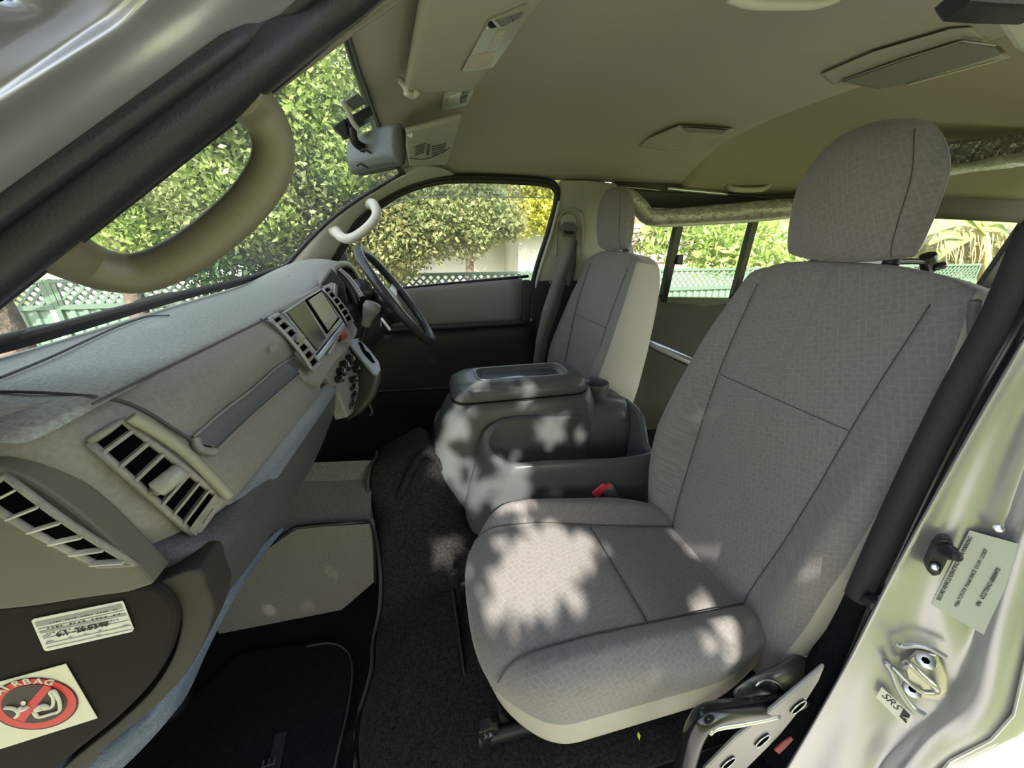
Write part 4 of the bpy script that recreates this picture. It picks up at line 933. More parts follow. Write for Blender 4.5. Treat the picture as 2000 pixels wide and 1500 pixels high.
tube('strap', [b0, P(1262, 1030, Y=.84), P(1285, 1045, Y=.85)], .010, M['belt'], bk, flat=.3)
tube('anchor', [P(1225, 1022, Y=.86), P(1255, 1006, Y=.86), P(1280, 1000, Y=.86)], .006, M['chrome'], bk, flat=1.5)
sb = empty('seat_belt', onwall(1110, 440, .03)); setp(sb, 'grey driver seat belt hanging from its tilting guide on the pillar', 'seat belt')
def wl(x, y, d): return onwall(x, y, d)
bl = [(1110, 462), (1103, 485), (1090, 520), (1075, 560), (1060, 605), (1048, 660), (1040, 720)]; br_ = [(1126, 462), (1121, 485), (1113, 520), (1102, 560), (1088, 610), (1070, 660), (1060, 720)]
o = grid('webbing', [[wl(x, y, .045+.0006*(y-460)) for x, y in bl], [wl(x, y, .05+.0004*(y-460)) for x, y in br_]], M['belt'], sb); sol(o, .002, 0)
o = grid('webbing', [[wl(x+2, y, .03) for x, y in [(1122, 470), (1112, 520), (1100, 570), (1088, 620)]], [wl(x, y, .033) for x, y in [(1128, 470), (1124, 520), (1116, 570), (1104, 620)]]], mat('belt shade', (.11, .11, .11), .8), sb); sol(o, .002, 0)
prism('guide', [wl(x, y, .05) for x, y in [(1094, 442), (1106, 434), (1122, 436), (1130, 446), (1124, 464), (1102, 462)]], (0, .02, 0), M['tan'], sb, bw=.005)
prism('guide_slot', [wl(x, y, .053) for x, y in [(1102, 450), (1122, 452), (1120, 458), (1103, 457)]], (0, .003, 0), M['black'], sb, bw=0)
tube('recess_edge', [wl(x, y, .015) for x, y in [(1086, 500), (1086, 450), (1092, 424), (1108, 410), (1128, 412), (1138, 430), (1136, 500)]], .007, M['trim'], sb, seg=8)
prism('guide_cover', [wl(x, y, .03) for x, y in [(1096, 425), (1104, 418), (1120, 418), (1128, 428), (1126, 444), (1096, 442)]], (0, .03, 0), M['trim'], sb, bw=.006)
cyl('stop_button', wl(1075, 551, .12), wl(1075, 551, .115), .005, M['tan'], sb)
# ================================================================ CENTRE CONSOLE
con = empty('centre_console', (.3, 1.0, -.80)); setp(con, 'grey plastic centre console with lidded box and open tray', 'console')
def rring(x0, x1, y0, y1, z, r=.04, n=6, zt=0, ex=0):
    """rounded rectangle ring at height z (+zt at x1 end)"""
    pts = rrect(x1-x0, y1-y0, min(r, (x1-x0)/2.1, (y1-y0)/2.1), n); cx, cy = (x0+x1)/2, (y0+y1)/2
    return [V(cx+a, cy+b, z+zt*((cx+a-x0)/(x1-x0))) for a, b in pts]
def ringloft(name, rings, m, par, cap=True, sb=0):
    o = grid(name, rings, m, par, closed_u=True, cap=cap); fixn(o)
    if sb: sub(o, sb)
    return o
# main body under the lid: leaning nose
ringloft('box_body', [rring(-.015, .50, .965, 1.185, -.82, .05), rring(-.02, .51, .965, 1.185, -.70, .05), rring(-.005, .52, .972, 1.182, -.58, .055), rring(.030, .52, .982, 1.178, -.49, .06), rring(.062, .50, .988, 1.170, -.437, .055), rring(.075, .49, .995, 1.16, -.432, .05)], M['console'], con)
# lid
lr = [rring(.055, .480, .978, 1.178, -.436, .055), rring(.052, .484, .975, 1.180, -.430, .058), rring(.060, .478, .980, 1.175, -.402, .058), rring(.080, .462, .992, 1.160, -.388, .055), rring(.115, .440, 1.005, 1.145, -.3835, .045),
      rring(.135, .425, 1.015, 1.135, -.3825, .035), rring(.140, .420, 1.018, 1.132, -.386, .032), rring(.152, .410, 1.026, 1.124, -.399, .026)]
ringloft('lid', lr, M['console'], con)
tube('lid_recess_rim', rring(.136, .424, 1.016, 1.134, -.3822, .034)+[rring(.136, .424, 1.016, 1.134, -.3822, .034)[0]], .0022, M['bezel'], con, seg=6, smooth_path=False)
ringloft('lid_inlay', [rring(.156, .406, 1.030, 1.120, -.3975, .024), rring(.156, .406, 1.030, 1.120, -.3965, .024)], mat('inlay sky sheen', (.20, .23, .27), .15, .3), con)  # bluish sky highlight of the lid recess is put into this colour
tube('lid_gap', rring(.053, .483, .9755, 1.1795, -.4365, .057)+[rring(.053, .483, .9755, 1.1795, -.4365, .057)[0]], .0016, M['void'], con, seg=6, smooth_path=False)
# tray half
def tr(x0, x1, y0, y1, z, r, z2): return rring(x0, x1, y0, y1, z, r, 6, z2)
rings = []
def shape(o_, z, rim=0):
    """outline of the open tray: slanting nose; o_ = inward offset"""
    pts = [(.205+o_, .845+o_), (.62-o_, .845+o_), (.66-o_, .90+o_*.3), (.665-o_, 1.02), (.62-o_, 1.09-o_), (.52-o_*.3, 1.10-o_), (.45, .992-o_*.9), (.20+o_*.6, .985-o_*.9), (.13+o_, .955-o_*.5), (.14+o_, .905+o_*.4)]
    pp = catmull([V(*p, 0) for p in pts+pts[:1]], 4)[:-1]
    return [V(p.x, p.y, z(p) if callable(z) else z) for p in pp]
zr = lambda p: -.578+.088*sstep(.885, .975, p.y)-.028*sstep(.2, .6, p.x)+.02*sstep(.45, .6, p.x)*sstep(.95, 1.08, p.y)-.03*(1-sstep(.10, .22, p.x))
def spread(k, z, grow): 
    out = []
    for p in shape(0, 0):
        gx = -grow*sstep(.45, .1, p.x) if False else 0
        out.append(V(p.x-grow*(1-sstep(.1, .35, p.x)), p.y, z(p) if callable(z) else z))
    return out
rings = [spread(0, -.84, .055), spread(0, -.76, .06), spread(0, -.68, .04), spread(0, lambda p: zr(p)-.03, .008), [V(p.x, p.y, zr(p)-.008) for p in shape(0, 0)], [V(p.x, p.y, zr(p)) for p in shape(.006, 0)], [V(p.x, p.y, zr(p)+.001) for p in shape(.014, 0)], [V(p.x, p.y, zr(p)-.004) for p in shape(.022, 0)]]
ringloft('tray_body', rings, M['console'], con, cap=False)
ringloft('tray_inside', [[V(p.x, p.y, zr(p)-.004) for p in shape(.022, 0)], [V(p.x, p.y, zr(p)-.03) for p in shape(.026, 0)], shape(.034, -.68), shape(.045, -.705)][::-1], M['consoled'], con, cap=False)
o = pyd('tray_floor', shape(.040, -.70), [tuple(range(len(shape(.04, -.7))))], M['black'], con, False)
o = ringloft('tray_divider', [rring(.17, .205, .88, .955, -.70, .01), rring(.175, .20, .885, .95, -.625, .008)], M['consoled'], con)
0 and ringloft('side_ledge', [rring(.05, .47, .945, .99, -.60, .02), rring(.06, .475, .94, .985, -.545, .02), rring(.10, .47, .95, .985, -.52, .018)], M['console'], con)
0 and tube('ledge_groove', [V(.08, .938, -.60), V(.10, .940, -.56), V(.16, .943, -.528), V(.28, .945, -.518), V(.40, .945, -.520), V(.455, .945, -.524)], .012, M['consoled'], con)
# cup holder behind lid
cc = P(1162, 748, Y=1.10)
ringloft('cup_holder', [[cc+V(.05*math.cos(a)*k, .045*math.sin(a)*k, dz) for a in [2*PI*i/24 for i in range(24)]] for k, dz in ((.9, -.10), (1.0, -.01), (1.0, 0), (.94, .004), (.88, 0), (.8, -.08))], M['console'], con, cap=False)
ringloft('rear_body', [rring(.44, .66, .97, 1.18, -.82, .05), rring(.44, .66, .98, 1.175, -.56, .05), rring(.46, .64, 1.0, 1.165, -.50, .05)], M['console'], con)
# ================================================================ FOOTWELL BOX + MAT
fb = empty('footwell_box', (-.4, .95, -1.0)); setp(fb, 'grey felt covered box in the passenger footwell with black edge strip', 'box')
face = [P(x, y, Y=.86) for x, y in [(548, 1050), (582, 1030), (722, 1022), (729, 1030), (731, 1138), (640, 1216), (430, 1248), (400, 1180)]]
prism('side_panel', face, (0, .03, 0), M['boxcar'], fb, bw=.004)
ta = [P(x, y, Y=.86) for x, y in [(548, 1045), (582, 1026), (726, 1018)]]
q = [P(600, 908, Y=1.10), P(725, 900, Y=1.10)]
z0 = ta[2].z
grid('top_panel', [[P(515, 1060, Y=.865), P(582, 1027, Y=.865), P(724, 1019, Y=.865)], [P(540, 985, Y=.94), P(595, 980, Y=.94), P(725, 972, Y=.94)], [P(560, 942, Y=1.0), P(605, 940, Y=1.0), P(725, 936, Y=1.0)]], M['boxcar'], fb).name = 'top_panel'
grid('rear_slope', [[P(560, 942, Y=1.0), P(725, 936, Y=1.0)], [P(565, 905, Y=1.03), P(725, 899, Y=1.03)]], M['boxcar'], fb)
tube('edge_strip', [P(x, y, Y=.858) for x, y in [(520, 1070), (548, 1050), (578, 1030), (640, 1024), (722, 1019)]], .005, M['black'], fb, smooth_path=False)
tube('edge_strip', [P(x, y, Y=.858) for x, y in [(724, 1020), (731, 1060), (734, 1140)]], .0035, M['black'], fb)
mt = empty('floor_mat', (-.45, .6, -.998)); setp(mt, 'black ribbed floor mat with raised lettering and stitched border', 'floor mat')
mp = [P(x, y, Z=-.992) for x, y in [(470, 1275), (640, 1250), (668, 1262), (690, 1300), (682, 1380), (668, 1450), (650, 1560), (300, 1600), (200, 1520), (330, 1400)]]
prism('mat_body', mp, (0, 0, -.008), M['carpetblk'], mt, bw=.002)
tube('binding', [P(x, y, Z=-.990) for x, y in [(600, 1262), (645, 1256), (676, 1270), (688, 1305), (680, 1380), (664, 1450), (645, 1540)]], .0022, mat('mat binding', (.03, .03, .032), .8), mt, seg=6)
prism('badge', [P(x, y, Z=-.990) for x, y in [(538, 1432), (560, 1428), (528, 1600), (500, 1600)]], (0, 0, -.003), mat('mat badge', (.014, .014, .016), .6), mt, bw=0)
tu = P(549, 1440, Z=-.989)-P(525, 1560, Z=-.989)
text('lettering', 'HIACE', P(513, 1610, Z=-.988)+V(0, 0, 0), tu, V(-1, 0, 0), .036, mat('mat print', (.05, .05, .055), .6), mt, align='LEFT')
# ================================================================ GRAB HANDLES
gh = empty('grab_handle', P(280, 533, Y=.34)); setp(gh, 'big grained olive grab handle on the near windscreen pillar', 'grab handle', 'pillar grab handles')
hp = [(455, 170, .33), (488, 200, .345), (520, 240, .355), (535, 290, .36), (522, 345, .362), (470, 413, .36), (375, 490, .352), (285, 531, .345), (215, 530, .335), (155, 508, .325), (95, 475, .305), (60, 450, .295)]
tube('grip', [P(x, y, Y=Y) for x, y, Y in hp], [.0175, .0160, .0145, .0138, .0138, .0138, .0135, .0135, .0140, .0150, .0165, .018], M['handle'], gh, seg=20, n=6, flat=1.05)
g2 = empty('grab_handle', onwall(690, 450, .06)); setp(g2, 'small beige grab handle on the far windscreen pillar', 'grab handle', 'pillar grab handles')
hp = [(722, 397, .05), (730, 400, .09), (736, 418, .115), (726, 436, .12), (705, 455, .12), (684, 466, .11), (668, 464, .09), (656, 452, .05)]
def ap(x, y, d): return P(x, y, Y=1.58-d)
tube('grip', [ap(*p) for p in hp], [.018, .017, .0165, .016, .016, .0165, .017, .018], M['trimlt'], g2, seg=14, n=5)
for x, y in ((721, 395), (655, 451)):
    tube('mount', [ap(x, y, .045), ap(x, y, .03)], [.021, .024], M['trimlt'], g2, seg=14, smooth_path=False)
g3 = empty('assist_grip', onwall(1460, 365, .05)); setp(g3, 'folded beige assist grip above the sliding side window', 'grab handle')
tube('grip', [onwall(x, y, d) for x, y, d in [(1422, 362, .03), (1432, 369, .05), (1462, 371, .055), (1490, 369, .05), (1502, 360, .03)]], .011, M['trim'], g3, seg=12)
prism('base', [onwall(x, y, .02) for x, y in [(1420, 352), (1438, 347), (1488, 349), (1504, 355), (1498, 372), (1428, 370)]], (0, .03, 0), M['trim'], g3, bw=.006)
g4 = empty('assist_grip', P(1530, 2, Z=.285)); setp(g4, 'pale grip at the near roof edge cut by the top of the frame', 'grab handle')
tube('grip', [P(x, y, Y=.46) for x, y in [(1425, -12), (1470, 2), (1540, 4), (1600, 2), (1640, -12)]], .007, M['trimlt'], g4, seg=12)
# ================================================================ SUN VISORS, MAP LAMP, MIRROR
def hq(x, y, d=0.):   # point just below the headliner
    lo, best = None, None
    for k in range(400):
        z = .18+.0006*k; p = P(x, y, Z=z)
        if p.y < .36 or p.y > 1.6: continue
        dd = abs(roofz(p.x, p.y)-d-z)
        if best is None or dd < best[0]: best = (dd, p)
    return best[1]
def visor(label, c, th_, name='sun_visor', m='lining'):
    """c four corners (front-near, front-far, rear-far, rear-near)"""
    q = [Vector(p) for p in c]; nrm = (q[1]-q[0]).cross(q[3]-q[0]).normalized(); nrm = nrm if nrm.z < 0 else -nrm
    s = empty(name, sum(q, V(0, 0, 0))/4); setp(s, label, 'sun visor')
    def f(a, b, side, e):
        u, v = (a+1)/2, (b+1)/2; k = .98+.02*0
        return q[0].lerp(q[1], v).lerp(q[3].lerp(q[2], v), u)+nrm*(th_/2*e*side)
    vs, fs, pr = pillow(f, 16, 16, 8, 8); fo = pyd('pad', vs, fs, M[m], s); return s, q, nrm
vm = mat('visor cloth', (.40, .385, .31), .95, noise=(600, .05), bump=(900, .3, .0005)); M['visor'] = vm
vz = .298
qa = [P(838, -95, Z=.302), P(791, 172, Z=.278), P(921, 172, Z=.315), P(1120, -95, Z=.345)]
s1, q1, n1 = visor('near sun visor with a printed warning label, folded against the roof', qa, .020, m='visor')
def vq(q, n_, u, v, d): return q[0].lerp(q[1], v).lerp(q[3].lerp(q[2], v), u)+n_*d
cpl = q1[0]
def von(x, y, d): return onp(x, y, cpl+n1*d, n1)
lb = prism('label_plate', [von(x, y, .0115) for x, y in [(902, 141), (955, 40), (1032, 8), (1030, 25), (1000, 80), (962, 132)]], n1*-.002, mat('visor label base', (.36, .33, .28), .3), s1, bw=.0); setp(lb, 'glossy printed warning label')
prism('label_photo', [von(x, y, .0125) for x, y in [(949, 57), (955, 42), (1022, 22), (1018, 34), (985, 52)]], n1*-.001, M['mirror'], lb, bw=0)
prism('label_text_block', [von(x, y, .0125) for x, y in [(902, 140), (917, 112), (968, 100), (958, 130)]], n1*-.001, mat('visor label text', (.50, .44, .34), .6), lb, bw=0)
for k in range(4):
    x0, y0 = 952+4*k, 103-1*k; prism('label_line', [von(x, y, .0125) for x, y in [(x0, y0), (x0+1.4, y0), (x0+22, y0-42), (x0+20.6, y0-42)]], n1*-.0008, M['white'], lb, bw=0)
tube('hinge_arm', [P(783, 158, Z=.290), P(793, 172, Z=.275), P(795, 182, Z=.270)], .006, M['trimlt'], s1, seg=10)
tube('hinge_clip', [P(793, 180, Z=.268), P(806, 186, Z=.268), P(816, 178, Z=.272)], .0065, M['trimlt'], s1, seg=12)
qb = [P(789, 255, Z=.272), P(799, 322, Z=.243), P(872, 318, Z=.250), P(902, 222, Z=.290)]
s2, q2, n2 = visor('driver sun visor with small text label beside the lamp', [qb[0], qb[1], qb[2], qb[3]], .016, m='visor')
def von2(x, y, d): return onp(x, y, q2[0].lerp(q2[2], .5)+n2*d, n2)
for (x0, x1) in ((811, 832), (843, 872)):
    for k in range(5):
        y0 = 285+4.2*k; prism('label_line', [von2(x, y, .0095) for x, y in [(x0, y0+2), (x1-k, y0-5), (x1-k, y0-3.6), (x0, y0+3.4)]], n2*-.0006, M['ink'], s2, bw=0)
prism('label_line', [von2(x, y, .0095) for x, y in [(832, 304), (835, 283), (840, 282), (838, 303)]], n2*-.0006, M['ink'], s2, bw=0)
tube('edge_fold', [von2(x, y, .009) for x, y in [(800, 309), (830, 311), (860, 300), (880, 288)]], .0012, M['seam'], s2, seg=6)
tube('clip', [P(797, 262, Z=.262), P(803, 266, Z=.258), P(806, 260, Z=.262)], .005, M['trimlt'], s2, seg=8)
ml = empty('map_lamp', hq(893, 192, .01)); setp(ml, 'small cabin map lamp with clear lens and switches in the headliner', 'lamp')
lp_ = hq(893, 192, .006); ln_ = V(.10, -.0, -1).normalized()
def lo_(x, y, d): return onp(x, y, lp_+ln_*d, ln_)
prism('housing', [lo_(x, y, .004) for x, y in [(862, 216), (868, 192), (880, 182), (928, 167), (924, 186), (912, 206), (885, 212)]], ln_*-.012, M['trimlt'], ml, bw=.003)
prism('lens', [lo_(x, y, .007) for x, y in [(870, 214), (876, 192), (900, 182), (895, 205)]], ln_*-.006, M['lens'], ml, bw=.001)
for px_ in ([(906, 180), (919, 174), (917, 182), (903, 188)], [(901, 193), (914, 188), (910, 201), (899, 203)]):
    prism('switch', [lo_(x, y, .0085) for x, y in px_], ln_*-.005, M['tan'], ml, bw=.001)
# interior mirror
mc = P(735, 297, Y=.97); ax_ = V(-.55, .83, .02).normalized(); nn = V(.83, .55, -.10).normalized(); up_ = ax_.cross(nn); up_ = up_ if up_.z > 0 else -up_
im = empty('rear_view_mirror', mc); setp(im, 'black framed rear view mirror on a bent arm at the windscreen', 'mirror')
def mf(a, b, side, e):
    return mc+ax_*(a*.105)+up_*(b*.036)-nn*(.030*e if side > 0 else -.002*e)+V(0, 0, 0)
vs, fs, pr = pillow(mf, 24, 14, 3.5, 3.5); pyd('housing', vs, fs, mat('mirror shell', (.09, .10, .095), .4, noise=(300, .2)), im)
prism('mirror_glass', [mc+nn*.004+ax_*(a*.098)+up_*(b*.031) for a, b in rrect(2, 2, .3, 4)], nn*.001, M['mirror'], im, bw=0)
tube('glass_rim', [mc+nn*.004+ax_*(a*.102)+up_*(b*.034) for a, b in rrect(2, 2, .3, 4)]+[mc+nn*.004+ax_*(.102)+up_*(.034*.7)], .005, M['black'], im, smooth_path=False)
tube('arm', [P(688, 252, Y=.93), P(690, 268, Y=.93), P(696, 280, Y=.94), P(708, 288, Y=.95), P(716, 292, Y=.955)], .0085, M['black'], im, seg=12)
def MB_(name, px, Y, th_, m): return prism(name, [P(x, y, Y=Y) for x, y in px], (0, th_, 0), m, im, bw=.002)
MB_('mount_bar', [(649, 248), (672, 230), (680, 262), (668, 266)], .92, .03, M['black']); MB_('mount_bar', [(672, 232), (722, 204), (728, 224), (682, 252)], .93, .03, M['black'])
MB_('mount_glue_pad', [(671, 198), (698, 180), (716, 200), (690, 216)], .915, .004, mat('pad dark', (.06, .07, .06), .3))
tube('bracket_foot', [P(668, 196, Y=.90), P(678, 214, Y=.91), P(690, 240, Y=.92), P(700, 252, Y=.925)], .005, M['trim'], im, seg=8)
for a in ((712, 292), (705, 320)):
    tube('cable_tie', [P(a[0]-8, a[1]+4, Y=.93), P(a[0], a[1], Y=.925), P(a[0]+14, a[1]+8, Y=.925)], .0022, M['black'], im, seg=6)
# ================================================================ ROOF FITTINGS
rc = empty('roof_console', hq(1345, 270, 0)); setp(rc, 'small wedge shaped roof lamp cover above the driver', 'roof lamp')
def hv(x, y, d): return P(x, y, Z=.363-d)
def roofbox(par, px, hs, m, name, fn=None):
    fn = fn or hq; top_ = [fn(x, y, -.004) for x, y in px]; bot_ = [fn(x, y, h) for (x, y), h in zip(px, hs)]
    c = sum(bot_, V(0, 0, 0))/len(bot_); bot2 = [c+(p-c)*.93 for p in bot_]
    nn_ = len(px); fs = [tuple(range(nn_, 2*nn_))]+[(i, (i+1) % nn_, nn_+(i+1) % nn_, nn_+i) for i in range(nn_)]
    o = pyd(name, top_+bot2, fs, m, par, False); fixn(o); bev(o, .003); return o
roofbox(rc, [(1245, 286), (1262, 270), (1326, 243), (1436, 250), (1438, 256), (1338, 293), (1300, 296)], [.006, .008, .012, .012, .012, .022, .018], M['lining'], 'cover')
roofbox(rc, [(1330, 248), (1425, 254), (1412, 263), (1340, 258)], [.022, .022, .022, .022], mat('lamp lens grey', (.22, .21, .18), .5), 'lens')
ru = empty('roof_ventilator', hq(1780, 120, 0)); setp(ru, 'long low roof ventilator panel moulded in the ceiling', 'roof vent')
roofbox(ru, [(1596, 145), (1700, 100), (1860, 52), (1905, 48), (1950, 88), (1978, 112), (1730, 172), (1620, 166)], [.006]*8, M['lining'], 'surround', hv)
roofbox(ru, [(1636, 162), (1760, 118), (1875, 82), (1895, 80), (1952, 90), (1968, 104), (1772, 165), (1715, 174)], [.014]*8, mat('vent cover', (.20, .195, .15), .8), 'cover', hv)
tube('edge_strip', [hv(x, y, .017) for x, y in [(1770, 166), (1850, 144), (1948, 118)]], .0022, mat('pale strip', (.75, .72, .5), .5), ru, seg=6)
tube('edge_strip', [hv(x, y, .015) for x, y in [(1636, 161), (1760, 117), (1880, 80), (1945, 89)]], .0018, M['trim'], ru, seg=6, smooth_path=False)
pw = empty('wrapped_curtain', onwall(1400, 415, .05)); setp(pw, 'rolled window curtain in crinkled clear plastic above the sliding window', 'curtain')
tube('roll', [P(x, y, Y=Y) for x, y, Y in [(1205, 378, 1.45), (1228, 384, 1.47), (1248, 402, 1.48), (1266, 422, 1.49), (1300, 424, 1.50), (1360, 420, 1.50), (1430, 414, 1.50), (1500, 408, 1.50), (1580, 403, 1.50), (1640, 398, 1.5)]], [.024, .028, .032, .033, .033, .034, .036, .037, .037, .037], M['wrap'], pw, seg=16, n=8)
tube('loose_edge', [P(x, y, Y=1.49) for x, y in [(1262, 436), (1300, 440), (1360, 437), (1450, 432), (1540, 424)]], .008, mat('clear film', (.55, .55, .45), .2, coat=.5), pw, seg=8)
p2_ = empty('wrapped_duct', P(1910, 300, Y=1.1)); setp(p2_, 'dark bar in torn plastic film across the rear roof', 'roof rack')
prism('bar', [P(x, y, Y=1.12) for x, y in [(1790, 284), (1900, 270), (2060, 252), (2060, 318), (1900, 330), (1790, 338)]], (0, .05, 0), M['wrapdk'], p2_, bw=.01)
o = grid('torn_film', [[P(x, y, Y=1.09) for x, y in [(1800, 330), (1850, 322), (1900, 316), (1950, 304), (2050, 292)]], [P(x, y, Y=1.08) for x, y in [(1800, 350), (1850, 344), (1900, 336), (1950, 331), (2050, 318)]]], mat('film', (.40, .43, .38), .2, bump=(40, 1., .01), coat=.5), p2_); sol(o, .002, 0)
cr = empty('curtain_rod', onwall(1400, 375, .02)); setp(cr, 'dark telescopic curtain rod above the sliding window', 'rod')
tube('rod', [onwall(x, y, .03) for x, y in [(1303, 368), (1400, 377), (1540, 388)]], .0055, M['gloss'], cr, seg=10)
tube('rod_sleeve', [onwall(x, y, .03) for x, y in [(1303, 368), (1350, 372.5), (1420, 379)]], .0075, M['chrome'], cr, seg=10)
tube('spring_wire', [onwall(x, y, .03) for x, y in [(1188, 352), (1192, 362), (1230, 366), (1290, 372)]], .0018, M['chrome'], cr, seg=6)
sbar = empty('steel_bar', (1.0, 1.4, -.35)); setp(sbar, 'polished steel bar running across the van behind the seats', 'bar')
A_ = P(1221, 650, Y=1.68); B_ = P(1345, 706, Y=1.33); D_ = (B_-A_)
tube('bar', [A_-D_*.02, A_+D_*.5, B_+D_*1.4], .020, M['chrome'], sbar, seg=18, smooth_path=False, n=1)
cyl('end_socket', A_-D_*.03, A_+D_*.10, .024, M['black'], sbar)
# ================================================================ JAMB FITTINGS
def jq(name, px, d, m, par, th_=.001, bw=0): return prism(name, [J(x, y, d) for x, y in px], -jn*th_, m, par, bw=bw)
sw_ = empty('door_switch', J(1832, 1088)); setp(sw_, 'black rubber door lamp switch on the silver jamb', 'switch')
jq('base', [(1812, 1118), (1806, 1106), (1822, 1068), (1834, 1054), (1856, 1054), (1864, 1068), (1852, 1096), (1838, 1124), (1822, 1128)], .004, M['rubber'], sw_, .016, .003)
cyl('screw', J(1826, 1108, .004), J(1826, 1108, .009), .006, M['gloss'], sw_); cyl('screw_head', J(1826, 1108, .009), J(1826, 1108, .0105), .0035, M['chrome'], sw_)
tube('plunger', [J(1846, 1076, .004), J(1852, 1078, .010), J(1866, 1086, .022), J(1870, 1088, .026)], [.010, .010, .006, .005], M['rubber'], sw_, seg=14)
sk_ = empty('door_striker', J(1800, 1312)); setp(sk_, 'zinc plated door striker with wire loop and two screws', 'striker')
jq('plate', [(1765, 1296), (1790, 1272), (1832, 1280), (1852, 1320), (1852, 1350), (1838, 1370), (1800, 1366), (1775, 1340)], -.010, M['bolt'], sk_, .004, .002)
tube('loop', [J(x, y, d) for x, y, d in [(1764, 1302, -.008), (1766, 1300, .006), (1776, 1296, .014), (1800, 1318, .016), (1825, 1340, .014), (1828, 1348, .005), (1826, 1350, -.008)]], .0042, M['bolt'], sk_, seg=12)
tube('loop_bar', [J(x, y, d) for x, y, d in [(1742, 1302, .002), (1770, 1328, .010), (1800, 1350, .010), (1822, 1352, .002)]], .0035, M['bolt'], sk_, seg=10)
for x, y in ((1808, 1290), (1782, 1346)):
    cyl('screw', J(x, y, -.010), J(x, y, -.004), .011, M['bolt'], sk_, seg=24); cyl('screw_socket', J(x, y, -.004), J(x, y, -.0032), .0045, M['void'], sk_, seg=6)
tube('jamb_rib', [J(x, y, .0) for x, y in [(1750, 1256), (1762, 1262), (1790, 1260), (1820, 1268), (1848, 1284)]], .0035, M['paint'], sk_, seg=10)
tube('jamb_rib', [J(x, y, .0) for x, y in [(1730, 1292), (1742, 1310), (1756, 1345), (1780, 1380), (1806, 1398)]], .005, M['paint'], sk_, seg=10)
vl = empty('identification_label', J(1880, 1160)); setp(vl, 'pale printed vehicle identification label on the jamb', 'label')
LX, LY_ = J(1900, 1050)-J(1836, 1178), J(1836, 1178)-J(1960, 1240)
jq('sheet', [(1818, 1180), (1826, 1164), (1894, 1036), (2060, 1082), (1990, 1262), (1950, 1256)], -.006, M['labelc'], vl, .0006)
def jtext(s, a, b, size, par, m='ink', d=.0):
    A = J(*a, d-.0045); B = J(*b, d-.0045); u = B-A; v = jn.cross(u)
    o = text('print', s, A, u, v, size, M[m], par)
    w_ = max(v_.co.x*u.normalized().x+v_.co.y*u.normalized().y+v_.co.z*u.normalized().z for v_ in o.data.vertices)-A.dot(u.normalized())
    k = u.length/max(1e-6, w_)
    for v_ in o.data.vertices: v_.co = A+(v_.co-A)*k
    return o
jtext('SECURE VEHICLE IDENTIFICATION MARKING', (1836, 1174), (1900, 1050), .006, vl)
jtext('Make: TOYOTA  Model: HIACE  D.O.M: 12/2007', (1870, 1186), (1930, 1074), .006, vl)
jtext('VIN   6ZZ7TRHG16B000470', (1913, 1186), (1955, 1112), .006, vl)
sr = empty('airbag_label', J(1746, 1382)); setp(sr, 'small white SRS label with black square below the striker', 'label')
jq('sheet', [(1711, 1362), (1722, 1342), (1784, 1398), (1772, 1424)], -.004, M['white'], sr, .0006)
jtext('SRS', (1720, 1357), (1750, 1386), .01, sr, d=.0005)
jq('square', [(1757, 1400), (1765, 1384), (1778, 1397), (1770, 1413)], -.0032, M['ink'], sr, .0004)
jtext('A', (1763, 1400), (1771, 1408), .01, sr, 'white', d=.0022)
bt = empty('jamb_bolt', J(1950, 1032)); setp(bt, 'small bright screw above the label on the jamb', 'bolt')
cyl('head', J(1950, 1032, -.012), J(1950, 1032, -.004), .005, M['chrome'], bt, seg=6)
# outside: wipers, mirror
wp = empty('wiper', P(330, 585, Y=.8)); setp(wp, 'black wiper arm resting at the windscreen base, mid screen', 'wiper', 'windscreen wipers')
def out(x, y, Y): return P(x, y, Y=Y)
tube('arm', [out(240, 606, .80), out(275, 590, .85), out(320, 580, .92), out(370, 572, 1.0), out(420, 566, 1.1)], [.003, .006, .008, .006, .004], M['rubber'], wp, seg=8)
tube('blade', [out(238, 608, .80), out(300, 592, .90), out(380, 574, 1.05), out(480, 552, 1.25)], .006, M['black'], wp, seg=8)
wp2 = empty('wiper', P(60, 650, Y=.5)); setp(wp2, 'black wiper arm at the near corner of the windscreen', 'wiper', 'windscreen wipers')
tube('arm', [out(-40, 672, .40), out(30, 655, .45), out(90, 640, .50), out(140, 637, .56)], [.004, .004, .004, .002], M['rubber'], wp2, seg=8)
dm = empty('door_mirror', P(668, 520, Y=1.8)); setp(dm, 'black framed driver door mirror outside the far window', 'mirror')
tube('frame', [P(x, y, Y=1.82) for x, y in [(662, 488), (670, 486), (674, 500), (679, 530), (680, 552)]], [.010, .012, .012, .012, .010], M['gloss'], dm, seg=10)
prism('mirror_glass', [P(x, y, Y=1.83) for x, y in [(655, 490), (667, 488), (673, 520), (676, 552), (660, 552)]], (0, .01, 0), mat('mirror sky', (.8, .78, .7), .1, .9), dm, bw=.002)
# small leaf on the seat edge
lf = empty('fallen_leaf', P(1248, 1438, Y=.325)); setp(lf, 'tiny yellow green leaf stuck under the near cushion', 'leaf')
prism('blade', [P(x, y, Y=.328) for x, y in [(1247, 1430), (1251, 1437), (1249, 1447), (1245, 1438)]], (0, .001, 0), M['spring'], lf, bw=0)
# ================================================================ OUTSIDE
o = box('ground', (2, 1, GZ-.05), (70, 70, .1), M['grass'], bw=0); setp(o, 'sunlit green lawn around the van', kind='structure')
o = box('driveway', (.5, -.4, GZ+.005), (9, 1.7, .03), M['pave'], bw=0); setp(o, 'pale concrete strip beside the van', kind='structure'); o.name = 'path'
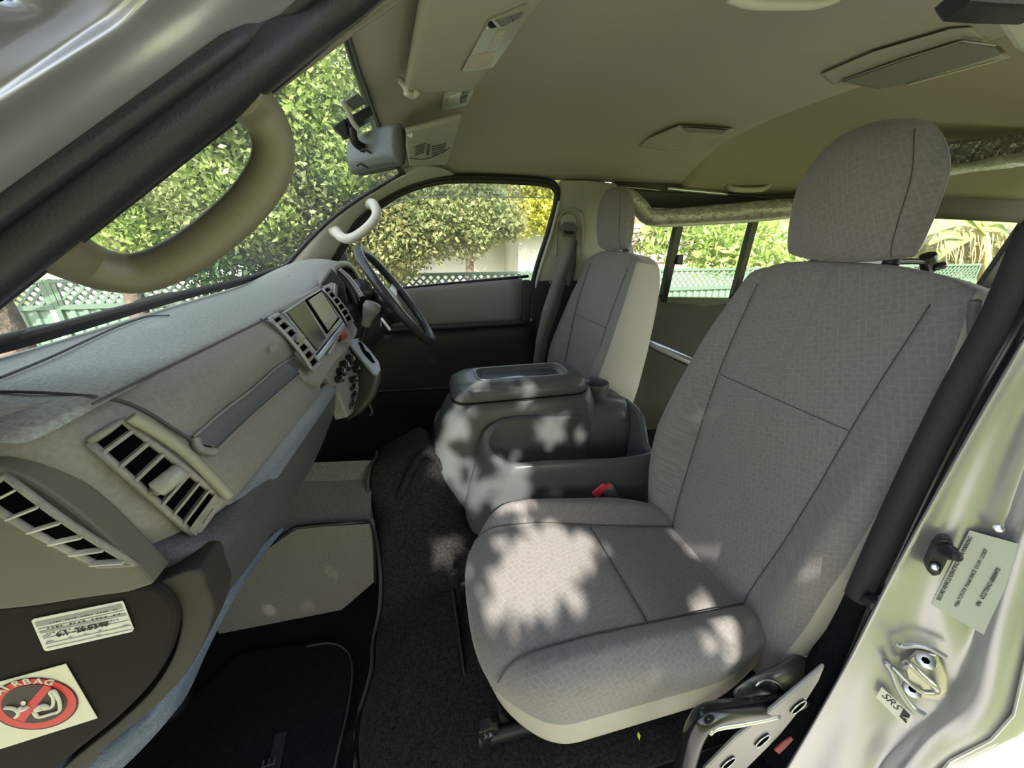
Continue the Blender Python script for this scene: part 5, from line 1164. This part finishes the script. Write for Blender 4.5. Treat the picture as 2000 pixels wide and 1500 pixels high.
# fence along the far side, panel by panel
FY = 6.2; FT = -.45; LT = -.755
fence = empty('lattice_fence', (0, FY, GZ)); setp(fence, 'sage green corrugated steel fence topped with diamond lattice', 'fence')
def corr(name, x0, x1, z0, z1, y, par, along=V(1, 0, 0), org=None, pitch=.145):
    org = V(0, y, 0) if org is None else org; n = int((x1-x0)/pitch); up_, dn = [], []
    perp = V(0, -1, 0) if along.x else V(1, 0, 0)
    for k in range(n):
        for f_, d in ((0, 0), (.45, 0), (.55, .028), (.90, .028)):
            s = x0+(k+f_)*pitch; b = org+along*s+perp*d; dn.append(V(b.x, b.y, z0)); up_.append(V(b.x, b.y, z1))
    return grid(name, [dn, up_], M['fence'], par, smooth=False)
PWD = 2.15; x = -6.9; k = 0
slat_m = M['fence2']
while x < 11:
    corr('corrugated_panel', x+.03, x+PWD, GZ, LT-.07, FY, fence)
    box('post', (x, FY-.02, (GZ+FT)/2), (.06, .06, FT-GZ+.02), M['fence2'], fence, bw=.004)
    for z in (LT-.05, FT-.02):
        box('rail', (x+PWD/2, FY-.03, z), (PWD-.06, .05, .06 if z < -.6 else .045), M['fence2'], fence, bw=.003)
    for xx in (x+.06, x+PWD-.06): box('lattice_stile', (xx, FY-.03, (LT+FT)/2-.03), (.05, .03, FT-LT), M['fence2'], fence, bw=0)
    # lattice slats, two crossing layers, clipped by height
    vs, fs = [], []
    z0, z1 = LT-.02, FT-.04; hh = z1-z0; x0, x1 = x+.08, x+PWD-.08
    for sg, yy in ((1, FY-.035), (-1, FY-.02)):
        s = x0-hh
        while s < x1:
            a, b = (s, s+hh) if sg > 0 else (s+hh, s)
            za, zb = z0, z1
            pts = [(a, za), (b, zb)]
            def clip(p, q):
                (ax, az), (bx, bz) = p, q
                if ax < x0: t = (x0-ax)/(bx-ax); ax, az = x0, az+(bz-az)*t
                if ax > x1: t = (x1-ax)/(bx-ax); ax, az = x1, az+(bz-az)*t
                return (ax, az)
            lo_x, hi_x = min(a, b), max(a, b)
            if hi_x > x0 and lo_x < x1:
                p, q = clip(pts[0], pts[1]), clip(pts[1], pts[0]); i = len(vs); wq = .022
                vs += [V(p[0]-wq, yy, p[1]), V(p[0]+wq, yy, p[1]), V(q[0]+wq, yy, q[1]), V(q[0]-wq, yy, q[1]), V(p[0]-wq, yy+.01, p[1]), V(p[0]+wq, yy+.01, p[1]), V(q[0]+wq, yy+.01, q[1]), V(q[0]-wq, yy+.01, q[1])]
                fs += [(i, i+1, i+2, i+3), (i+4, i+7, i+6, i+5), (i, i+4, i+5, i+1), (i+3, i+2, i+6, i+7), (i, i+3, i+7, i+4), (i+1, i+5, i+6, i+2)]
            s += .115
    o = pyd('lattice_slats', vs, fs, slat_m, fence, False); setp(o, kind='stuff')
    x += PWD; k += 1
fence2 = empty('side_fence', (-6.9, 3, GZ)); setp(fence2, 'pale green corrugated fence running toward the camera at the far left', 'fence')
corr('corrugated_panel', -4, FY, GZ, LT+.02, 0, fence2, along=V(0, 1, 0), org=V(-6.9, 0, 0)); box('rail', (-6.88, 1.5, LT+.02), (.06, 9, .06), M['fence2'], fence2)
# neighbours
h1 = empty('white_house', (-2, 12, GZ)); setp(h1, 'long bright white rendered house beyond the lattice fence', 'house')
prism('wall', [V(-9, 11, GZ), V(2.9, 11, GZ), V(2.9, 11, .15), V(-9, 11, .15)], (0, 2.2, 0), M['render'], h1, bw=0)
for k in range(5): box('fascia', (-8+2.4*k, 10.9, .2), (2.35, .1, .16), M['render'], h1, bw=0)
prism('roof', [V(-9.4, 10.6, .28), V(3.1, 10.6, .28), V(3.1, 13.5, .7), V(-9.4, 13.5, .7)], (0, 0, .1), M['roof'], h1, bw=0)
h2 = empty('gabled_shed', (3.2, 9.4, GZ)); setp(h2, 'cream shed with a pale gable roof seen past the pillar', 'shed')
a0 = P(1012, 500, Y=9.4); a1 = P(1160, 500, Y=9.4)
prism('wall', [V(a0.x, 9.4, GZ), V(a1.x, 9.4, GZ), V(a1.x, 9.4, P(1012, 440, Y=9.4).z), V(a0.x, 9.4, P(1012, 440, Y=9.4).z)], (0, 2.5, 0), M['render'], h2, bw=0)
prism('roof', [P(1002, 442, Y=9.2), P(1180, 442, Y=9.2), P(1180, 400, Y=9.2), P(1095, 395, Y=9.2)], (0, 3, 0), M['roof'], h2, bw=0)
h3 = empty('brick_house', (6.5, 10.5, GZ)); setp(h3, 'peach brick house behind the bright shrub', 'house')
prism('wall', [V(3.5, 10.5, GZ), V(12.5, 10.5, GZ), V(12.5, 10.5, .9), V(3.5, 10.5, .9)], (0, 4, 0), M['brick'], h3, bw=0)
for k, xx in enumerate((4.6, 7.4, 10.4)): box('window', (xx, 10.45, -.1), (1.0, .08, .9), M['render'], h3, bw=0)
prism('roof', [V(3, 10, .9), V(13, 10, .9), V(13, 13, 2.0), V(3, 13, 2.0)], (0, 0, .12), M['roof'], h3, bw=0)
# trees
def tree(name, label, cat, trunk, r0, blobs, n, size, m, group=None, branches=4, extra=None, asp=.5):
    t = empty(name, trunk[0]); setp(t, label, cat, group)
    tube('trunk', trunk, [r0, r0*.7, r0*.4], M['bark'], t, seg=8, n=3)
    top = Vector(trunk[-1]); mid = Vector(trunk[len(trunk)//2])
    for k in range(branches):
        b = blobs[k % len(blobs)]; e = V(b[0], b[1], b[2]); s = mid.lerp(top, .3+.6*random.random())
        tube('branch', [s, s.lerp(e, .5)+V(0, 0, .15), e], [r0*.4, r0*.25, r0*.1], M['bark'], t, seg=6, n=3)
    leaf_mesh('foliage', cloud(blobs, n), size, m, t, asp)
    if extra:
        for (bl, nn_, sz, mm) in extra: leaf_mesh('foliage', cloud(bl, nn_), sz, mm, t, asp)
    return t
def B(px, py, Y, r, rz=None): p = P(px, py, Y=Y); return (p.x, p.y, p.z, r, r, rz or r)
def Bl(lst): return [B(*b) for b in lst]
tree('leafy_tree', 'big dense tree in front of the windscreen, left of the mirror', 'tree', [V(-3.3, 5.2, GZ), V(-3.2, 5.1, -.6), V(-3.0, 5.0, 1.4)], .13,
     Bl([(470, 330, 4.6, .8), (600, 250, 4.8, .9), (560, 400, 4.9, .7), (640, 380, 5.0, .55), (480, 440, 5.0, .5), (400, 380, 4.8, .55), (650, 170, 4.6, .7), (640, 440, 5.4, .5), (560, 470, 5.3, .45)]), 36000, .062, M['leafA'],
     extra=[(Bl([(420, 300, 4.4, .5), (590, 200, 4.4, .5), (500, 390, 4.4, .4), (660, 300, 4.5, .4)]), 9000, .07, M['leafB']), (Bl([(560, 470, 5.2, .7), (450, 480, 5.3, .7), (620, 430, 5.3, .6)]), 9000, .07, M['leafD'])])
tree('leafy_tree', 'bright green tree in the loop of the near grab handle', 'tree', [V(-5.6, 5.0, GZ), V(-5.4, 5.0, -.4), V(-5.2, 4.9, .8)], .10,
     Bl([(300, 390, 5.2, .75), (380, 330, 5.2, .8), (450, 270, 5.0, .6), (260, 400, 5.4, .6), (340, 430, 5.4, .6), (420, 420, 5.4, .6)]), 22000, .07, M['leafB'],
     extra=[(Bl([(330, 360, 5.4, .8), (420, 380, 5.4, .7), (380, 440, 5.6, .6)]), 13000, .07, M['leafA']), (Bl([(290, 375, 5.1, .25), (420, 335, 4.9, .25)]), 1500, .06, M['leafR'])])
tree('golden_shrub', 'yellow shrub at the left end of the fence', 'shrub', [V(-8.4, 7.6, GZ), V(-8.4, 7.6, -.8), V(-8.3, 7.6, -.1)], .06, Bl([(205, 445, 7.2, .55), (170, 455, 7.4, .5)]), 9000, .09, M['leafY'], branches=2)
tree('leafy_tree', 'olive leaved tree hanging over the lattice, outside the driver window', 'tree', [V(-1.0, 5.6, GZ), V(-1.0, 5.5, -.6), V(-.7, 5.3, 1.3)], .12,
     Bl([(760, 450, 5.0, .55), (820, 430, 5.2, .6), (900, 420, 5.3, .6), (700, 430, 5.2, .5), (790, 490, 5.2, .38), (970, 410, 5.4, .45), (1000, 440, 5.5, .22), (730, 520, 5.6, .5), (940, 470, 5.4, .16), (740, 400, 5.3, .6), (690, 500, 5.4, .4)]), 17000, .065, M['leafC'],
     extra=[(Bl([(830, 400, 5.0, .5), (930, 410, 5.1, .45), (780, 450, 5.0, .4), (980, 430, 5.3, .25)]), 7000, .07, M['leafA'])])
tree('leafy_tree', 'tall yellow leaved tree high behind the driver window', 'tree', [V(1.2, 9.9, GZ), V(1.2, 9.9, 0), V(1.4, 9.8, 2.5)], .14,
     Bl([(960, 370, 8.6, .8), (1030, 380, 8.6, .9), (1070, 400, 8.8, .6), (1000, 360, 8.8, .8), (1100, 380, 8.6, .8)]), 14000, .10, M['leafY'], branches=5)
tree('leafy_tree', 'russet tree high behind the mirror side of the driver window', 'tree', [V(-1.6, 10.2, GZ), V(-1.6, 10.2, 1), V(-1.5, 10.1, 2.5)], .14,
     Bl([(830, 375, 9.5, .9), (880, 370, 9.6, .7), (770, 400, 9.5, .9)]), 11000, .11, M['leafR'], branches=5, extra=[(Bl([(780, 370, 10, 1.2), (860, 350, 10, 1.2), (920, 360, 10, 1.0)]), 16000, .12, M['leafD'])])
tree('broad_shrub', 'bright lime broad leaved shrub beyond the sliding window', 'shrub', [V(3.4, 7.4, GZ), V(3.4, 7.3, -.6), V(3.5, 7.2, .3)], .06,
     Bl([(1330, 450, 7.2, .7), (1400, 440, 7.2, .8), (1380, 490, 7.0, .55), (1450, 470, 7.2, .6), (1490, 480, 7.0, .55), (1290, 450, 7.4, .4), (1420, 500, 7.0, .5), (1520, 500, 7.0, .4), (1545, 500, 7.0, .35), (1270, 470, 7.2, .35)]), 3000, .20, M['leafB'], branches=8, asp=.36)
bp_ = empty('banana_plant', V(8.2, 7.3, GZ)); setp(bp_, 'banana plant with broad leaves and dry fronds, right of the near headrest', 'banana plant')
tube('trunk', [P(1925, 560, Y=6.6), P(1922, 500, Y=6.6), P(1915, 440, Y=6.6)], [.14, .12, .1], mat('banana trunk', (.35, .30, .14), .8), bp_, seg=10)
tube('trunk', [V(P(1925, 560, Y=6.6).x, 6.6, GZ), P(1925, 555, Y=6.6)], .14, M['bark'], bp_, seg=10)
def bleaf(a, b, c, wd, m):
    pts = catmull([a, b, c], 8); d = V(0, 0, 1)
    rows = []
    for i, p in enumerate(pts):
        t = i/(len(pts)-1); tg = (pts[min(i+1, len(pts)-1)]-pts[max(i-1, 0)]).normalized(); s = tg.cross(V(.2, -1, .5)).normalized()
        w_ = wd*max(.03, math.sin(PI*min(1, t*.93+.04))**.6)
        rows.append([p-s*w_+V(0, .02, .03), p, p+s*w_+V(0, .02, .03)])
    o = grid('leaf', rows, m, bp_)
    return o
Pb = lambda x, y, Y=6.5: P(x, y, Y=Y)
for a, b, c, wd in [((1915, 445), (1870, 430), (1800, 460), .16), ((1912, 440), (1900, 420), (1930, 460), .18), ((1905, 460), (1860, 480), (1812, 520), .14), ((1920, 440), (1950, 425), (1990, 450), .18), ((1915, 430), (1880, 400), (1840, 420), .16), ((1900, 470), (1850, 460), (1815, 480), .10), ((1920, 450), (1960, 450), (1985, 500), .12)]:
    bleaf(Pb(*a), Pb(*b), Pb(*c), wd, M['leafB'] if wd > .15 else M['leafA'])
for k in range(26):
    x = 1835+5.2*k+random.uniform(-5, 5); y0 = random.uniform(425, 470); bleaf(Pb(x+random.uniform(-8, 8), y0, 6.6), Pb(x, y0+30, 6.5), Pb(x+random.uniform(-12, 12), y0+random.uniform(50, 90), 6.5), .035, M['dry'])
leaf_mesh('foliage', cloud(Bl([(1840, 500, 7.2, .7), (1900, 490, 7.4, .8), (1960, 500, 7.2, .6)]), 1500, ), .2, M['leafC'], bp_)
tree('dark_hedge_tree', 'dark green trees far behind the fences', 'tree', [V(-10, 15, GZ), V(-10, 15, 1), V(-10, 15, 3)], .2,
     [(-12, 14, 1.5, 2.2, 1.5, 2.4), (-8, 15.5, 2.5, 2.5, 1.5, 2.6), (-4, 17, 3, 2.6, 1.5, 2.8), (0, 17.5, 2.6, 2.4, 1.2, 2.4), (4, 18, 2.6, 2.5, 1.5, 2.2), (-7, 8.5, .6, 1.0, .8, .9), (-9.5, 9, .9, 1.2, 1, 1.3)], 30000, .24, M['leafD'])
tree('windscreen_tree', 'tall tree arching above the windscreen with hanging twigs', 'tree', [V(-2.6, 3.0, GZ), V(-2.7, 3.1, .8), V(-2.2, 3.3, 3.2)], .14,
     [(-1.9, 3.9, 1.9, .9, .9, .8), (-1.2, 4.2, 2.6, 1.1, 1.0, .8), (-2.6, 3.9, 2.2, 1.0, 1.0, .9), (-.8, 3.6, 3.0, 1.0, 1.0, .6), (-3.4, 3.4, 2.3, 1.1, 1.0, 1.0)], 17000, .065, M['leafA'], branches=5,
     extra=[([(-1.6, 3.6, 1.7, .5, .5, .6)], 2500, .07, M['leafY'])])
tree('hedge_row', 'unseen tall hedge on the camera side, added for green reflections', 'hedge', [V(0, -7.2, GZ), V(0, -7.2, -1), V(0, -7.2, 0)], .08,
     [(x_, -7.4+.3*math.sin(x_*3), -.9+.35*math.sin(x_*1.7), 1.2, .8, 1.5) for x_ in [-9+1.3*k for k in range(14)]], 26000, .16, M['leafB'], branches=6)  # out of view; put in to give the pillar paint green reflections
# unseen camera side tree: crown shaped to throw sun patches on seat and console
shade = [V(-2.9, -3.6, GZ), V(-2.8, -3.4, -.2), V(-2.2, -2.9, 1.8)]
C0 = V(.25, .70, -.55)+SUNV*3.2
ta_ = SUNV.cross(V(0, 0, 1)).normalized(); tb_ = SUNV.cross(ta_)
N0 = 115000; a = RNG.uniform(-2.0, 2.0, (N0, 2)); dpt = RNG.uniform(-.45, .45, N0)
keep = (a**2).sum(1) < 1.98**2
def toplane(p):
    d = p-C0; d = d-SUNV*d.dot(SUNV); return d.dot(ta_), d.dot(tb_)
holes = [(V(.16, .60, -.67), .055), (V(.22, .56, -.67), .055), (V(.27, .62, -.68), .05), (V(.33, .66, -.70), .035), (V(.12, .50, -.66), .035), (V(.20, .79, -.63), .04),
         (V(.10, .86, -.66), .05), (V(.02, .96, -.60), .05), (V(.06, 1.0, -.50), .045), (V(.20, .85, -.60), .05), (V(.28, 1.0, -.44), .03), (V(.35, .98, -.56), .04), (V(.0, .85, -.85), .04), (V(.12, 1.1, -.42), .04), (V(.45, .95, -.55), .025), (V(.52, .36, -.66), .03), (V(.58, .40, -.55), .025), (V(.45, .36, -.68), .02)]  # gaps left in the crown along the sun toward each spot to be lit
pr_keep = np.ones(N0)
for h, r in holes:
    hx, hy = toplane(h); d2 = ((a[:, 0]-hx)**2+(a[:, 1]-hy)**2)/(r*1.4)**2
    ang = np.arctan2(a[:, 1]-hy, a[:, 0]-hx); d2 = d2*(1+.5*np.sin(ang*5+hx*30))
    pr_keep = np.minimum(pr_keep, np.clip((d2-.6)*1.2, .0, 1))
keep &= RNG.uniform(0, 1, N0) < pr_keep
ctr = np.array([C0+ta_*float(u)+tb_*float(v)+SUNV*float(w_) for (u, v), w_, kk in zip(a, dpt, keep) if kk])
sh = empty('unseen_shade_tree', shade[0]); setp(sh, 'unseen tree on the camera side, crown shaped to dapple the seat', 'tree')
tube('trunk', shade, [.14, .10, .06], M['bark'], sh, seg=8, n=3)
for k in range(6):
    e = C0+ta_*(2*math.cos(k))+tb_*(2*math.sin(k)); tube('branch', [shade[2], shade[2].lerp(e, .5)+SUNV*.5, e+SUNV*.5], [.05, .03, .01], M['bark'], sh, seg=6, n=3)
leaf_mesh('foliage', ctr, .085, M['leafS'], sh)
